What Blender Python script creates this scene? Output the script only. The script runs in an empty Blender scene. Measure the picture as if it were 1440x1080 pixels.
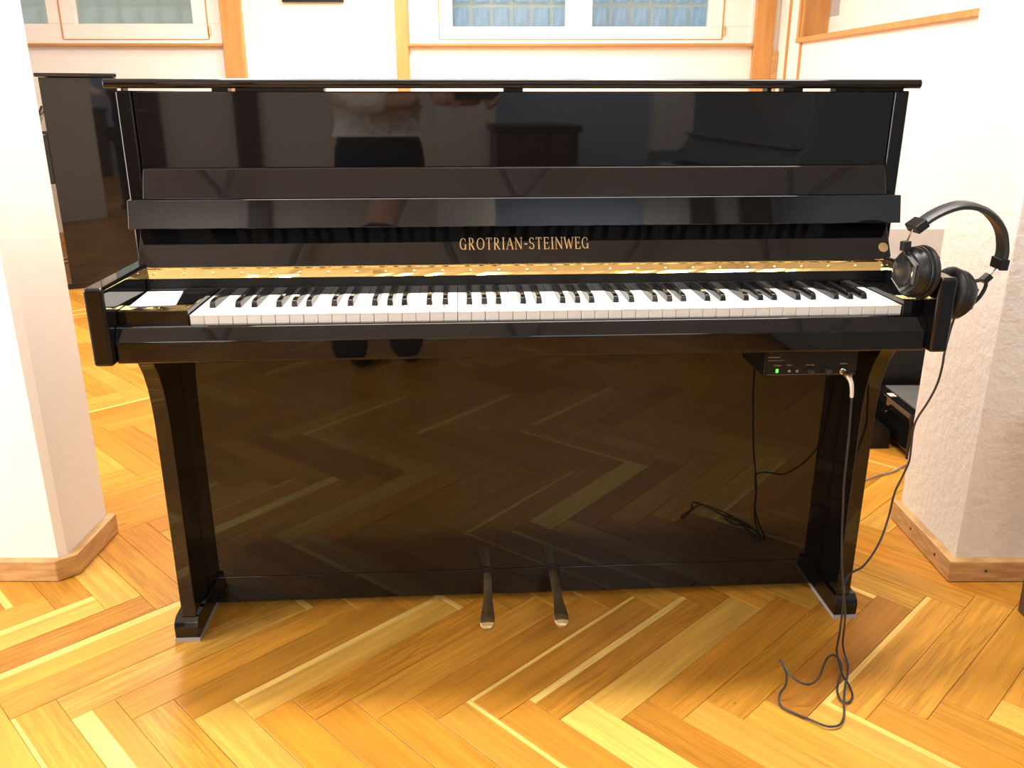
import bpy, bmesh, math, random
from math import sin, cos, pi, radians
from mathutils import Vector, Matrix

random.seed(7)
scene = bpy.context.scene
col = scene.collection

# ------------------------------------------------------------------ camera
cam_d = bpy.data.cameras.new('camera')
cam_d.sensor_fit = 'HORIZONTAL'
cam_d.sensor_width = 36.0
cam_d.lens = 36.0 * 1210.0 / 1440.0
cam_d.clip_start = 0.02
cam = bpy.data.objects.new('camera', cam_d)
cam.location = (0, 0, 1.079)
cam.rotation_euler = (radians(90 - 18.627), 0, 0)
col.objects.link(cam)
scene.camera = cam

# ------------------------------------------------------------------ world, lights, exposure
world = bpy.data.worlds.new('world')
scene.world = world
world.use_nodes = True
world.node_tree.nodes['Background'].inputs[0].default_value = (0.75, 0.82, 1.0, 1)
world.node_tree.nodes['Background'].inputs[1].default_value = 0.6
scene.view_settings.view_transform = 'Standard'
scene.view_settings.look = 'None'
scene.view_settings.gamma = 1.0
scene.view_settings.use_curve_mapping = False
scene.view_settings.exposure = -0.15
scene.cycles.use_denoising = True
scene.cycles.max_bounces = 10
scene.cycles.diffuse_bounces = 5
scene.cycles.glossy_bounces = 5
scene.cycles.sample_clamp_indirect = 6.0
scene.cycles.blur_glossy = 0.3

WARM = (1.0, 0.92, 0.81)
NEUT = (1.0, 0.95, 0.89)
FILL = (1.0, 0.96, 0.90)
# name, x, y, length x, length y, watts, colour   (ceiling lamps; their housings are built below)
LAMPS = [
    ('front_left', -1.55, -2.15, 0.5, 0.30, 30, NEUT),
    ('front_right', 1.15, -2.15, 1.15, 0.30, 42, NEUT),
    ('over_piano', 0.15, 1.60, 2.1, 0.26, 92, NEUT),
    ('back_left', -1.35, 4.2, 0.35, 1.5, 105, NEUT),
    ('back_middle', 0.6, 4.3, 0.35, 1.3, 25, NEUT),
    ('back_far', -0.4, 5.6, 1.5, 0.35, 55, NEUT),
]
CEIL = 2.75


def area_light(name, x, y, sx, sy, watts, colr, z):
    d = bpy.data.lights.new('lamp_' + name, 'AREA')
    d.shape = 'RECTANGLE'
    d.size = sx
    d.size_y = sy
    d.energy = watts
    d.color = colr
    o = bpy.data.objects.new('lamp_light', d)
    o.location = (0, 0, z)
    col.objects.link(o)
    return o


# ------------------------------------------------------------------ helpers
def mat(name, base, rough=0.5, metal=0.0, spec=0.5, coat=0.0, emit=None, estr=0.0, ior=1.5, trans=0.0):
    m = bpy.data.materials.new(name)
    m.use_nodes = True
    b = m.node_tree.nodes['Principled BSDF']
    b.inputs['Base Color'].default_value = (*base, 1)
    b.inputs['Roughness'].default_value = rough
    b.inputs['Metallic'].default_value = metal
    b.inputs['Specular IOR Level'].default_value = spec
    b.inputs['Coat Weight'].default_value = coat
    b.inputs['IOR'].default_value = ior
    b.inputs['Transmission Weight'].default_value = trans
    if emit:
        b.inputs['Emission Color'].default_value = (*emit, 1)
        b.inputs['Emission Strength'].default_value = estr
    return m


def N(m, t, **kw):
    n = m.node_tree.nodes.new(t)
    for k, v in kw.items():
        setattr(n, k, v)
    return n


def L(m, a, b):
    m.node_tree.links.new(a, b)


def bsdf(m):
    return m.node_tree.nodes['Principled BSDF']


def add_bump(m, scale, strength, dist=0.002, detail=4.0, dim='OBJ', rough=0.5, vec_scale=(1, 1, 1)):
    tc = N(m, 'ShaderNodeTexCoord')
    mp = N(m, 'ShaderNodeMapping')
    mp.inputs['Scale'].default_value = vec_scale
    nz = N(m, 'ShaderNodeTexNoise')
    nz.inputs['Scale'].default_value = scale
    nz.inputs['Detail'].default_value = detail
    nz.inputs['Roughness'].default_value = rough
    bp = N(m, 'ShaderNodeBump')
    bp.inputs['Strength'].default_value = strength
    bp.inputs['Distance'].default_value = dist
    L(m, tc.outputs['Object'], mp.inputs['Vector'])
    L(m, mp.outputs['Vector'], nz.inputs['Vector'])
    L(m, nz.outputs['Fac'], bp.inputs['Height'])
    L(m, bp.outputs['Normal'], bsdf(m).inputs['Normal'])
    return nz


def noise_tint(m, c1, c2, scale=6.0, vec_scale=(1, 1, 1), detail=5.0):
    tc = N(m, 'ShaderNodeTexCoord')
    mp = N(m, 'ShaderNodeMapping')
    mp.inputs['Scale'].default_value = vec_scale
    nz = N(m, 'ShaderNodeTexNoise')
    nz.inputs['Scale'].default_value = scale
    nz.inputs['Detail'].default_value = detail
    rp = N(m, 'ShaderNodeValToRGB')
    rp.color_ramp.elements[0].position = 0.3
    rp.color_ramp.elements[1].position = 0.7
    rp.color_ramp.elements[0].color = (*c1, 1)
    rp.color_ramp.elements[1].color = (*c2, 1)
    L(m, tc.outputs['Object'], mp.inputs['Vector'])
    L(m, mp.outputs['Vector'], nz.inputs['Vector'])
    L(m, nz.outputs['Fac'], rp.inputs['Fac'])
    L(m, rp.outputs['Color'], bsdf(m).inputs['Base Color'])


class MB:
    """collects shapes, builds ONE mesh object"""

    def __init__(s):
        s.v = []
        s.f = []

    def box(s, x0, x1, y0, y1, z0, z1):
        b = len(s.v)
        s.v += [(x0, y0, z0), (x1, y0, z0), (x1, y1, z0), (x0, y1, z0), (x0, y0, z1), (x1, y0, z1), (x1, y1, z1), (x0, y1, z1)]
        s.f += [tuple(b + i for i in q) for q in ((0, 3, 2, 1), (4, 5, 6, 7), (0, 1, 5, 4), (1, 2, 6, 5), (2, 3, 7, 6), (3, 0, 4, 7))]
        return s

    def prism(s, prof, a0, a1, axis='x'):
        """closed profile extruded; axis x: profile is (y,z); y: (x,z); z: (x,y)"""
        def P(a, p):
            return (a, p[0], p[1]) if axis == 'x' else ((p[0], a, p[1]) if axis == 'y' else (p[0], p[1], a))
        b = len(s.v)
        n = len(prof)
        s.v += [P(a0, p) for p in prof] + [P(a1, p) for p in prof]
        s.f.append(tuple(b + i for i in range(n)))
        s.f.append(tuple(b + n + i for i in reversed(range(n))))
        for i in range(n):
            j = (i + 1) % n
            s.f.append((b + i, b + n + i, b + n + j, b + j))
        return s

    def tube(s, pts, r, seg=8, cap=True):
        pts = [Vector(p) for p in pts]
        n = len(pts)
        rr = r if isinstance(r, (list, tuple)) else [r] * n
        b = len(s.v)
        t0 = (pts[1] - pts[0]).normalized()
        up = Vector((0, 0, 1)) if abs(t0.z) < 0.9 else Vector((1, 0, 0))
        nrm = t0.cross(up).normalized()
        for i in range(n):
            t = (pts[min(i + 1, n - 1)] - pts[max(i - 1, 0)])
            if t.length < 1e-9:
                t = t0
            t.normalize()
            nrm = (nrm - t * nrm.dot(t))
            if nrm.length < 1e-6:
                nrm = t.orthogonal()
            nrm.normalize()
            bn = t.cross(nrm)
            for k in range(seg):
                a = 2 * pi * k / seg
                s.v.append(tuple(pts[i] + (nrm * cos(a) + bn * sin(a)) * rr[i]))
        for i in range(n - 1):
            for k in range(seg):
                k2 = (k + 1) % seg
                s.f.append((b + i * seg + k, b + i * seg + k2, b + (i + 1) * seg + k2, b + (i + 1) * seg + k))
        if cap:
            s.f.append(tuple(b + k for k in reversed(range(seg))))
            s.f.append(tuple(b + (n - 1) * seg + k for k in range(seg)))
        return s

    def lathe(s, prof, M=None, seg=32):
        """profile of (radius, height) about local z, moved by matrix M"""
        M = M or Matrix()
        b = len(s.v)
        n = len(prof)
        for r, h in prof:
            for k in range(seg):
                a = 2 * pi * k / seg
                s.v.append(tuple(M @ Vector((r * cos(a), r * sin(a), h))))
        for i in range(n - 1):
            for k in range(seg):
                k2 = (k + 1) % seg
                s.f.append((b + i * seg + k, b + i * seg + k2, b + (i + 1) * seg + k2, b + (i + 1) * seg + k))
        s.f.append(tuple(b + k for k in reversed(range(seg))))
        s.f.append(tuple(b + (n - 1) * seg + k for k in range(seg)))
        return s

    def shift(s, o):
        s.v = [(x - o[0], y - o[1], z - o[2]) for x, y, z in s.v]
        return s

    def build(s, name, m=None, parent=None, bevel=0.0, seg=2, smooth=False, loc=None, lim=16):
        me = bpy.data.meshes.new(name)
        me.from_pydata(s.v, [], s.f)
        bm = bmesh.new()
        bm.from_mesh(me)
        bmesh.ops.recalc_face_normals(bm, faces=bm.faces)
        bm.to_mesh(me)
        bm.free()
        if m:
            me.materials.append(m)
        o = bpy.data.objects.new(name, me)
        col.objects.link(o)
        if parent:
            o.parent = parent
        if loc:
            o.location = loc
        if smooth or bevel:
            for p in me.polygons:
                p.use_smooth = True
        if bevel:
            md = o.modifiers.new('bevel', 'BEVEL')
            md.width = bevel
            md.segments = seg
            md.limit_method = 'ANGLE'
            md.angle_limit = radians(lim)
            md.harden_normals = True
        elif smooth:
            try:
                me.set_sharp_from_angle(angle=radians(40))
            except Exception:
                pass
        return o


def smooth_path(pts, n=6):
    P = [Vector(p) for p in pts]
    P = [2 * P[0] - P[1]] + P + [2 * P[-1] - P[-2]]
    out = []
    for i in range(1, len(P) - 2):
        p0, p1, p2, p3 = P[i - 1:i + 3]
        for k in range(n):
            t = k / n
            out.append(0.5 * ((2 * p1) + (p2 - p0) * t + (2 * p0 - 5 * p1 + 4 * p2 - p3) * t * t + (3 * p1 - p0 - 3 * p2 + p3) * t ** 3))
    out.append(P[-2])
    return out


def tag(o, label=None, cat=None, group=None, kind=None):
    if label:
        o['label'] = label
    if cat:
        o['category'] = cat
    if group:
        o['group'] = group
    if kind:
        o['kind'] = kind
    return o


def empty(name, loc, rz=0.0):
    o = bpy.data.objects.new(name, None)
    o.empty_display_size = 0.05
    o.location = loc
    o.rotation_euler = (0, 0, rz)
    col.objects.link(o)
    return o


def struct(o):
    o['kind'] = 'structure'
    return o


def dup(o, parent, loc=None):
    c = o.copy()
    col.objects.link(c)
    c.parent = parent
    if loc:
        c.location = loc
    return c


# ------------------------------------------------------------------ materials
M = {}
M['lacquer'] = mat('black_lacquer', (0.0045, 0.0045, 0.005), rough=0.03, ior=1.5)
M['rail'] = mat('black_matt_rail', (0.005, 0.005, 0.006), rough=0.5, spec=0.25)
M['lacquer_satin'] = mat('black_satin', (0.006, 0.006, 0.006), rough=0.3)
M['ivory'] = mat('white_key_plastic', (0.86, 0.85, 0.82), rough=0.22)
M['ebony'] = mat('black_key_plastic', (0.008, 0.008, 0.009), rough=0.09, ior=1.6)
M['brass'] = mat('polished_brass', (0.78, 0.59, 0.25), rough=0.10, metal=1.0)
add_bump(M['brass'], 60, 0.05, 0.001)
M['brass_old'] = mat('worn_brass', (0.60, 0.47, 0.25), rough=0.36, metal=1.0)
noise_tint(M['brass_old'], (0.50, 0.38, 0.19), (0.68, 0.54, 0.30), 30)
M['gold'] = mat('gold_inlay', (0.85, 0.58, 0.26), rough=0.4, metal=0.55)
M['gold_flat'] = mat('gold_sticker', (0.60, 0.40, 0.17), rough=0.5, metal=0.1)
M['paper'] = mat('white_paper', (0.88, 0.88, 0.87), rough=0.7)
add_bump(M['paper'], 200, 0.05, 0.0005)
M['felt'] = mat('grey_felt', (0.33, 0.31, 0.29), rough=0.9)
add_bump(M['felt'], 400, 0.4, 0.001)
M['wall'] = mat('white_plaster', (0.86, 0.84, 0.81), rough=0.85)
add_bump(M['wall'], 14, 0.25, 0.004)
M['wall_rough'] = mat('rough_white_plaster', (0.84, 0.81, 0.77), rough=0.9)
add_bump(M['wall_rough'], 46, 0.38, 0.010, detail=5, rough=0.62)
M['wall_warm_lit'] = mat('white_plaster_warm_light', (0.88, 0.82, 0.70), rough=0.85)  # white wall; the warm light near the posts is put into the colour
add_bump(M['wall_warm_lit'], 14, 0.2, 0.004)
M['ceiling'] = mat('ceiling_paint', (0.80, 0.78, 0.75), rough=0.9)
add_bump(M['ceiling'], 10, 0.15, 0.004)
M['wood'] = mat('orange_pine', (0.60, 0.30, 0.10), rough=0.45)
noise_tint(M['wood'], (0.50, 0.235, 0.065), (0.62, 0.32, 0.10), 5, (6, 6, 0.6))
M['woodh'] = mat('orange_pine_sill', (0.60, 0.30, 0.10), rough=0.4)
noise_tint(M['woodh'], (0.46, 0.21, 0.06), (0.58, 0.29, 0.09), 5, (0.6, 6, 6))
M['base_wood'] = mat('baseboard_oak', (0.50, 0.30, 0.12), rough=0.45)
noise_tint(M['base_wood'], (0.42, 0.235, 0.085), (0.62, 0.38, 0.16), 9, (2, 2, 12))
M['dark_wood'] = mat('dark_brown_wood', (0.055, 0.028, 0.016), rough=0.4)
noise_tint(M['dark_wood'], (0.04, 0.02, 0.012), (0.075, 0.04, 0.022), 8, (5, 5, 0.8))
M['white_paint'] = mat('white_window_paint', (0.88, 0.87, 0.84), rough=0.4)
add_bump(M['white_paint'], 60, 0.05, 0.001)
M['hard_plastic'] = mat('black_plastic', (0.009, 0.0095, 0.0105), rough=0.36, spec=0.45)
M['slate'] = mat('black_lacquer_blue_sheen', (0.22, 0.26, 0.30), rough=0.45)  # black piano case; its bluish sheen and haze are put into the base colour
M['rib'] = mat('grey_ceiling_rib', (0.42, 0.40, 0.38), rough=0.9)
M['leatherette'] = mat('grey_black_leatherette', (0.024, 0.026, 0.030), rough=0.42)
add_bump(M['leatherette'], 300, 0.3, 0.0008)
M['cushion'] = mat('black_ear_cushion', (0.010, 0.010, 0.011), rough=0.55)
add_bump(M['cushion'], 260, 0.35, 0.001)
M['bezel'] = mat('silver_black_bezel', (0.10, 0.105, 0.115), rough=0.12, metal=0.85)
M['badge'] = mat('smoked_cap', (0.018, 0.018, 0.02), rough=0.3)
M['chrome'] = mat('chrome', (0.75, 0.74, 0.72), rough=0.15, metal=1.0)
M['cable'] = mat('dark_cable', (0.030, 0.026, 0.028), rough=0.45)
M['cable_grey'] = mat('grey_cable', (0.22, 0.20, 0.18), rough=0.5)
M['rubber_white'] = mat('pale_strain_relief', (0.72, 0.68, 0.62), rough=0.4)
M['box_black'] = mat('black_painted_metal', (0.005, 0.005, 0.0055), rough=0.4, spec=0.3)
M['print'] = mat('pale_print', (0.34, 0.25, 0.16), rough=0.6)
M['led'] = mat('green_led', (0.05, 0.5, 0.05), rough=0.4, emit=(0.18, 1.0, 0.12), estr=1.3)
M['fill_pane'] = mat('fill_pane_glow', (0.8, 0.8, 0.8), rough=0.3, emit=(1.0, 0.97, 0.92), estr=4.0)  # glowing pane of the added window, out of view
M['lamp'] = mat('lamp_diffuser', (0.9, 0.9, 0.9), rough=0.5, emit=(1.0, 0.93, 0.82), estr=9.0)
M['shirt'] = mat('white_shirt_cloth', (0.85, 0.81, 0.77), rough=0.85)
add_bump(M['shirt'], 16, 0.9, 0.03)
M['trousers'] = mat('navy_trousers_cloth', (0.012, 0.014, 0.026), rough=0.9)
M['skin'] = mat('skin', (0.58, 0.34, 0.25), rough=0.55)
M['hair'] = mat('brown_hair', (0.05, 0.03, 0.02), rough=0.6)
M['shoe'] = mat('dark_shoe', (0.02, 0.015, 0.012), rough=0.4)
M['phone'] = mat('grey_phone', (0.05, 0.06, 0.07), rough=0.25)
M['door'] = mat('brown_door', (0.10, 0.065, 0.045), rough=0.4)
noise_tint(M['door'], (0.08, 0.05, 0.035), (0.13, 0.085, 0.06), 6, (5, 5, 0.7))
M['blue_wall'] = mat('blue_grey_paint', (0.42, 0.52, 0.66), rough=0.85)
M['joint'] = mat('parquet_joint', (0.20, 0.095, 0.030), rough=0.9)
M['grey_pad'] = mat('grey_pad', (0.13, 0.135, 0.13), rough=0.6)
M['dial'] = mat('dark_knob', (0.03, 0.03, 0.033), rough=0.35)

# very light surface swirl in the lacquer so that its mirror is not perfectly flat
_m = M['lacquer']
add_bump(_m, 3.0, 0.012, 0.02, detail=1.0)

# glass of the windows
M['pane'] = bpy.data.materials.new('window_glass')
M['pane'].use_nodes = True
_b = bsdf(M['pane'])
_b.inputs['Base Color'].default_value = (0.93, 0.96, 0.95, 1)
_b.inputs['Transmission Weight'].default_value = 1.0
_b.inputs['Roughness'].default_value = 0.22
_b.inputs['IOR'].default_value = 1.02
M['pane_frost'] = bpy.data.materials.new('frosted_glass')
M['pane_frost'].use_nodes = True
_b = bsdf(M['pane_frost'])
_b.inputs['Base Color'].default_value = (0.80, 0.84, 0.80, 1)
_b.inputs['Transmission Weight'].default_value = 1.0
_b.inputs['Roughness'].default_value = 0.42
_b.inputs['IOR'].default_value = 1.12


def block_mat(name, c1, c2, s):
    m = mat(name, (0.25, 0.3, 0.34), rough=0.15)
    tc = N(m, 'ShaderNodeTexCoord')
    mp = N(m, 'ShaderNodeMapping')
    mp.inputs['Scale'].default_value = (9, 1, 1.5)
    nz = N(m, 'ShaderNodeTexNoise')
    nz.inputs['Scale'].default_value = 4
    rp = N(m, 'ShaderNodeValToRGB')
    rp.color_ramp.elements[0].position = 0.3
    rp.color_ramp.elements[1].position = 0.7
    rp.color_ramp.elements[0].color = (*c1, 1)
    rp.color_ramp.elements[1].color = (*c2, 1)
    L(m, tc.outputs['Object'], mp.inputs['Vector'])
    L(m, mp.outputs['Vector'], nz.inputs['Vector'])
    L(m, nz.outputs['Fac'], rp.inputs['Fac'])
    L(m, rp.outputs['Color'], bsdf(m).inputs['Emission Color'])
    bsdf(m).inputs['Emission Strength'].default_value = s
    return m


M['block'] = block_mat('backlit_glass_block', (0.13, 0.24, 0.34), (0.30, 0.46, 0.62), 0.8)
M['block_grey'] = block_mat('backlit_glass_block_grey', (0.34, 0.38, 0.35), (0.54, 0.57, 0.52), 0.85)
M['mortar'] = mat('glass_block_mortar', (0.45, 0.48, 0.45), rough=0.9, emit=(0.50, 0.56, 0.50), estr=0.35)
M['shaft'] = mat('light_shaft', (0.5, 0.55, 0.58), rough=0.9)


# parquet: u along the plank in metres, v across 0..1; tint in object colour (planks) or colour attribute (far field)
def plank_mat(name, per_object):
    m = mat(name, (0.5, 0.25, 0.08), rough=0.30, spec=0.3)
    b = bsdf(m)
    uv = N(m, 'ShaderNodeUVMap')
    sep = N(m, 'ShaderNodeSeparateXYZ')
    L(m, uv.outputs['UV'], sep.inputs['Vector'])
    if per_object:
        src = N(m, 'ShaderNodeObjectInfo')
        colr, alpha, rnd = src.outputs['Color'], src.outputs['Alpha'], src.outputs['Random']
    else:
        src = N(m, 'ShaderNodeVertexColor', layer_name='tint')
        colr, alpha = src.outputs['Color'], src.outputs['Alpha']
        geo = N(m, 'ShaderNodeNewGeometry')
        rnd = geo.outputs['Random Per Island']

    def math_(op, a, bb=None, clamp=False):
        n = N(m, 'ShaderNodeMath', operation=op, use_clamp=clamp)
        for i, x in enumerate((a, bb)):
            if x is None:
                continue
            if isinstance(x, (int, float)):
                n.inputs[i].default_value = x
            else:
                L(m, x, n.inputs[i])
        return n.outputs[0]

    off = math_('MULTIPLY', rnd, 53.0)
    u, v = sep.outputs['X'], sep.outputs['Y']
    # long grain coordinates
    cg = N(m, 'ShaderNodeCombineXYZ')
    L(m, math_('MULTIPLY', u, 2.2), cg.inputs['X'])
    L(m, math_('MULTIPLY', v, 3.4), cg.inputs['Y'])
    L(m, off, cg.inputs['Z'])
    warp = N(m, 'ShaderNodeTexNoise')
    warp.inputs['Scale'].default_value = 1.3
    warp.inputs['Detail'].default_value = 2.0
    L(m, cg.outputs[0], warp.inputs['Vector'])
    # growth rings: bands across the plank, bent by the warp noise
    ring = math_('ADD', math_('MULTIPLY', v, 5.0), math_('MULTIPLY', warp.outputs['Fac'], 16.0))
    rings = math_('SINE', math_('MULTIPLY', ring, 2.6))
    cf = N(m, 'ShaderNodeCombineXYZ')
    L(m, math_('MULTIPLY', u, 9.0), cf.inputs['X'])
    L(m, math_('MULTIPLY', v, 42.0), cf.inputs['Y'])
    L(m, off, cf.inputs['Z'])
    fine = N(m, 'ShaderNodeTexNoise')
    fine.inputs['Scale'].default_value = 1.0
    fine.inputs['Detail'].default_value = 4.0
    L(m, cf.outputs[0], fine.inputs['Vector'])
    blot = N(m, 'ShaderNodeTexNoise')
    blot.inputs['Scale'].default_value = 1.6
    L(m, cg.outputs[0], blot.inputs['Vector'])
    # ring strength itself varies from plank to plank
    rs = math_('MULTIPLY', math_('POWER', math_('FRACT', math_('MULTIPLY', rnd, 17.3)), 2.0), 0.17)
    val = math_('ADD', 1.0, math_('MULTIPLY', rings, rs))
    val = math_('ADD', val, math_('MULTIPLY', math_('SUBTRACT', fine.outputs['Fac'], 0.5), 0.42))
    val = math_('ADD', val, math_('MULTIPLY', math_('SUBTRACT', blot.outputs['Fac'], 0.5), 0.75))
    # sapwood strip along one long edge: alpha 0.5 none, above: far edge, below: near edge
    a2 = math_('MULTIPLY', math_('SUBTRACT', alpha, 0.5), 2.0)
    wob = math_('MULTIPLY', math_('SUBTRACT', warp.outputs['Fac'], 0.5), 0.25)
    vv = math_('ADD', v, math_('MULTIPLY', wob, math_('MINIMUM', math_('ABSOLUTE', a2), 0.5)))
    m1 = math_('GREATER_THAN', vv, math_('SUBTRACT', 1.04, a2))
    m2 = math_('LESS_THAN', vv, math_('SUBTRACT', math_('MULTIPLY', a2, -1.0), 0.04))
    mask = math_('MAXIMUM', m1, m2)
    mx = N(m, 'ShaderNodeMixRGB', blend_type='MIX')
    L(m, mask, mx.inputs['Fac'])
    L(m, colr, mx.inputs['Color1'])
    mx.inputs['Color2'].default_value = (0.74, 0.50, 0.135, 1)
    ml = N(m, 'ShaderNodeMixRGB', blend_type='MULTIPLY')
    ml.inputs['Fac'].default_value = 1.0
    L(m, mx.outputs[0], ml.inputs['Color1'])
    cv = N(m, 'ShaderNodeCombineXYZ')
    for k in ('X', 'Y', 'Z'):
        L(m, val, cv.inputs[k])
    L(m, cv.outputs[0], ml.inputs['Color2'])
    # knots: small dark spots
    vor = N(m, 'ShaderNodeTexVoronoi')
    vor.inputs['Scale'].default_value = 1.0
    ck = N(m, 'ShaderNodeCombineXYZ')
    L(m, math_('MULTIPLY', u, 3.2), ck.inputs['X'])
    L(m, math_('MULTIPLY', v, 0.75), ck.inputs['Y'])
    L(m, off, ck.inputs['Z'])
    L(m, ck.outputs[0], vor.inputs['Vector'])
    kn = math_('MULTIPLY', math_('LESS_THAN', vor.outputs['Distance'], 0.045), 0.55)
    mk = N(m, 'ShaderNodeMixRGB', blend_type='MIX')
    L(m, kn, mk.inputs['Fac'])
    L(m, ml.outputs[0], mk.inputs['Color1'])
    mk.inputs['Color2'].default_value = (0.12, 0.05, 0.02, 1)
    L(m, mk.outputs[0], b.inputs['Base Color'])
    rr = math_('ADD', 0.26, math_('MULTIPLY', fine.outputs['Fac'], 0.14))
    L(m, rr, b.inputs['Roughness'])
    bp = N(m, 'ShaderNodeBump')
    bp.inputs['Strength'].default_value = 0.06
    bp.inputs['Distance'].default_value = 0.001
    L(m, fine.outputs['Fac'], bp.inputs['Height'])
    L(m, bp.outputs['Normal'], b.inputs['Normal'])
    return m


M['plank'] = plank_mat('parquet_oak', True)
M['plank_far'] = plank_mat('parquet_oak_far', False)

# ------------------------------------------------------------------ room shell
X0, X1, Y0, Y1 = -4.3, 2.6, -2.9, 6.6
floor = struct(MB().box(X0, X1, Y0, Y1, -0.06, -0.004).build('floor', M['joint']))
floor['label'] = 'herringbone parquet floor of orange oak planks'

PW, PL = 0.0787, 0.498
R2 = math.sqrt(2)
OX = 0.143 - PW / R2
OY = 1.345 + (2 * PL - PW) / R2


def ab2w(a, b):
    return (OX + (a + b) / R2, OY - (a - b) / R2)


# one shared plank mesh, local x along, y across, top at z = 0
def plank_geo(gap=0.0004, ch=0.0007):
    l, w = PL / 2 - gap, PW / 2 - gap
    v = []
    for z, i in ((-0.008, 0.0), (-ch, 0.0), (0.0, ch)):
        v += [(-l + i, -w + i, z), (l - i, -w + i, z), (l - i, w - i, z), (-l + i, w - i, z)]
    f = [(8, 9, 10, 11)]
    for r in (0, 4):
        for k in range(4):
            f.append((r + k, r + (k + 1) % 4, r + 4 + (k + 1) % 4, r + 4 + k))
    return v, f


pv, pf = plank_geo()
pme = bpy.data.meshes.new('plank')
pme.from_pydata(pv, [], pf)
uvl = pme.uv_layers.new(name='UVMap')
for lp in pme.loops:
    c = pme.vertices[lp.vertex_index].co
    uvl.data[lp.index].uv = (c.x + PL / 2, c.y / PW + 0.5)
pme.materials.append(M['plank'])

planks = []
for k in range(-120, 121):
    for mm in range(-9, 10):
        for ori in (0, 1):
            if ori == 0:
                a, b = PL / 2 + k * PW + mm * PL, PW / 2 + k * PW - mm * PL
            else:
                a, b = PL + PW / 2 + k * PW + mm * PL, PW - PL / 2 + k * PW - mm * PL
            x, y = ab2w(a, b)
            if X0 + 0.1 < x < X1 - 0.1 and Y0 + 0.1 < y < Y1 - 0.02:
                planks.append((x, y, ori))

PH = radians(18.627)


def plank_score(p):
    x, y, _ = p
    w = y * cos(PH) + 1.079 * sin(PH)
    if w < 0.3 or y < 0.85:
        return 1e3 + abs(y - 0.85)
    u = 720 + 1210 * x / w
    if u < -110 or u > 1550:
        return 500 + abs(x) + y
    return w


planks.sort(key=plank_score)
TINTS = [(0.50, 0.226, 0.026), (0.53, 0.246, 0.031), (0.47, 0.200, 0.022), (0.54, 0.266, 0.036), (0.50, 0.218, 0.024), (0.48, 0.222, 0.030), (0.44, 0.180, 0.020)]
PALE = (0.70, 0.46, 0.10)
MIDP = (0.59, 0.33, 0.060)
DARK = (0.40, 0.165, 0.024)
# what the photograph shows of single planks: a point on the plank, tint, sapwood edge (+ far long edge, - near)
SPECIAL = [((0.2007, 1.2378), PALE, 0), ((-0.0256, 1.2739), None, 0.17), ((-0.740, 1.2378), None, -0.5), ((0.5643, 1.2739), MIDP, 0.22),
           ((0.8922, 1.3116), MIDP, 0), ((0.025, 1.430), None, 0.16), ((0.135, 1.425), None, 0.26), ((0.43, 1.5298), MIDP, 0),
           ((-0.3853, 1.4586), MIDP, 0.24), ((0.6821, 1.5298), DARK, 0), ((0.3018, 1.3116), None, 0),
           ((-0.93, 1.62), MIDP, 0.3), ((-0.45, 1.24), MIDP, 0)]


def plank_at(px, py):
    best = None
    for i, (x, y, ori) in enumerate(planks):
        dx, dy = px - x, py - y
        ang = radians(-45 if ori == 0 else 45)
        l = dx * cos(ang) + dy * sin(ang)
        w = -dx * sin(ang) + dy * cos(ang)
        if abs(l) < PL / 2 and abs(w) < PW / 2:
            return i
    return best


special = {}
for pt, tint, al in SPECIAL:
    i = plank_at(*pt)
    if i is not None:
        special[i] = (tint, al)

rng = random.Random(11)
NPART = 300
fv, ff, fuv, fcol = [], [], [], []
for i, (x, y, ori) in enumerate(planks):
    ang = radians(-45 if ori == 0 else 45)
    t = rng.choice(TINTS)
    j = rng.uniform(0.88, 1.12)
    t = tuple(c * j for c in t)
    al = 0.0
    q = rng.random()
    if q < 0.10:
        al = rng.choice((-1, 1)) * rng.uniform(0.1, 0.3)
    elif q < 0.16:
        t = tuple(0.6 * c + 0.4 * d for c, d in zip(MIDP, t))
    if i in special:
        tt, al = special[i]
        t = tt or t
    c4 = (*t, 0.5 + 0.5 * al)
    dz = rng.uniform(-0.0005, 0.0)
    if i < NPART:
        o = bpy.data.objects.new('plank', pme)
        o.location = (x, y, dz)
        o.rotation_euler = (0, 0, ang)
        o.color = c4
        o.parent = floor
        col.objects.link(o)
    else:
        b = len(fv)
        ca, sa = cos(ang), sin(ang)
        fv += [(x + vx * ca - vy * sa, y + vx * sa + vy * ca, vz + dz) for vx, vy, vz in pv]
        for f in pf:
            ff.append(tuple(b + k2 for k2 in f))
            for k2 in f:
                fuv.append((pv[k2][0] + PL / 2, pv[k2][1] / PW + 0.5))
                fcol.append(c4)
fme = bpy.data.meshes.new('planks')
fme.from_pydata(fv, [], ff)
fme.uv_layers.new(name='UVMap')
fme.color_attributes.new('tint', 'FLOAT_COLOR', 'CORNER')
ul = fme.uv_layers['UVMap']
ca_ = fme.color_attributes['tint']
for i in range(len(fuv)):
    ul.data[i].uv = fuv[i]
    ca_.data[i].color = fcol[i]
fme.materials.append(M['plank_far'])
fo = bpy.data.objects.new('planks', fme)
fo.parent = floor
fo['kind'] = 'stuff'
col.objects.link(fo)

struct(MB().box(X0 - 0.1, X1 + 0.1, Y0 - 0.1, Y1 + 0.6, CEIL, CEIL + 0.1).build('ceiling', M['ceiling']))

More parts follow.
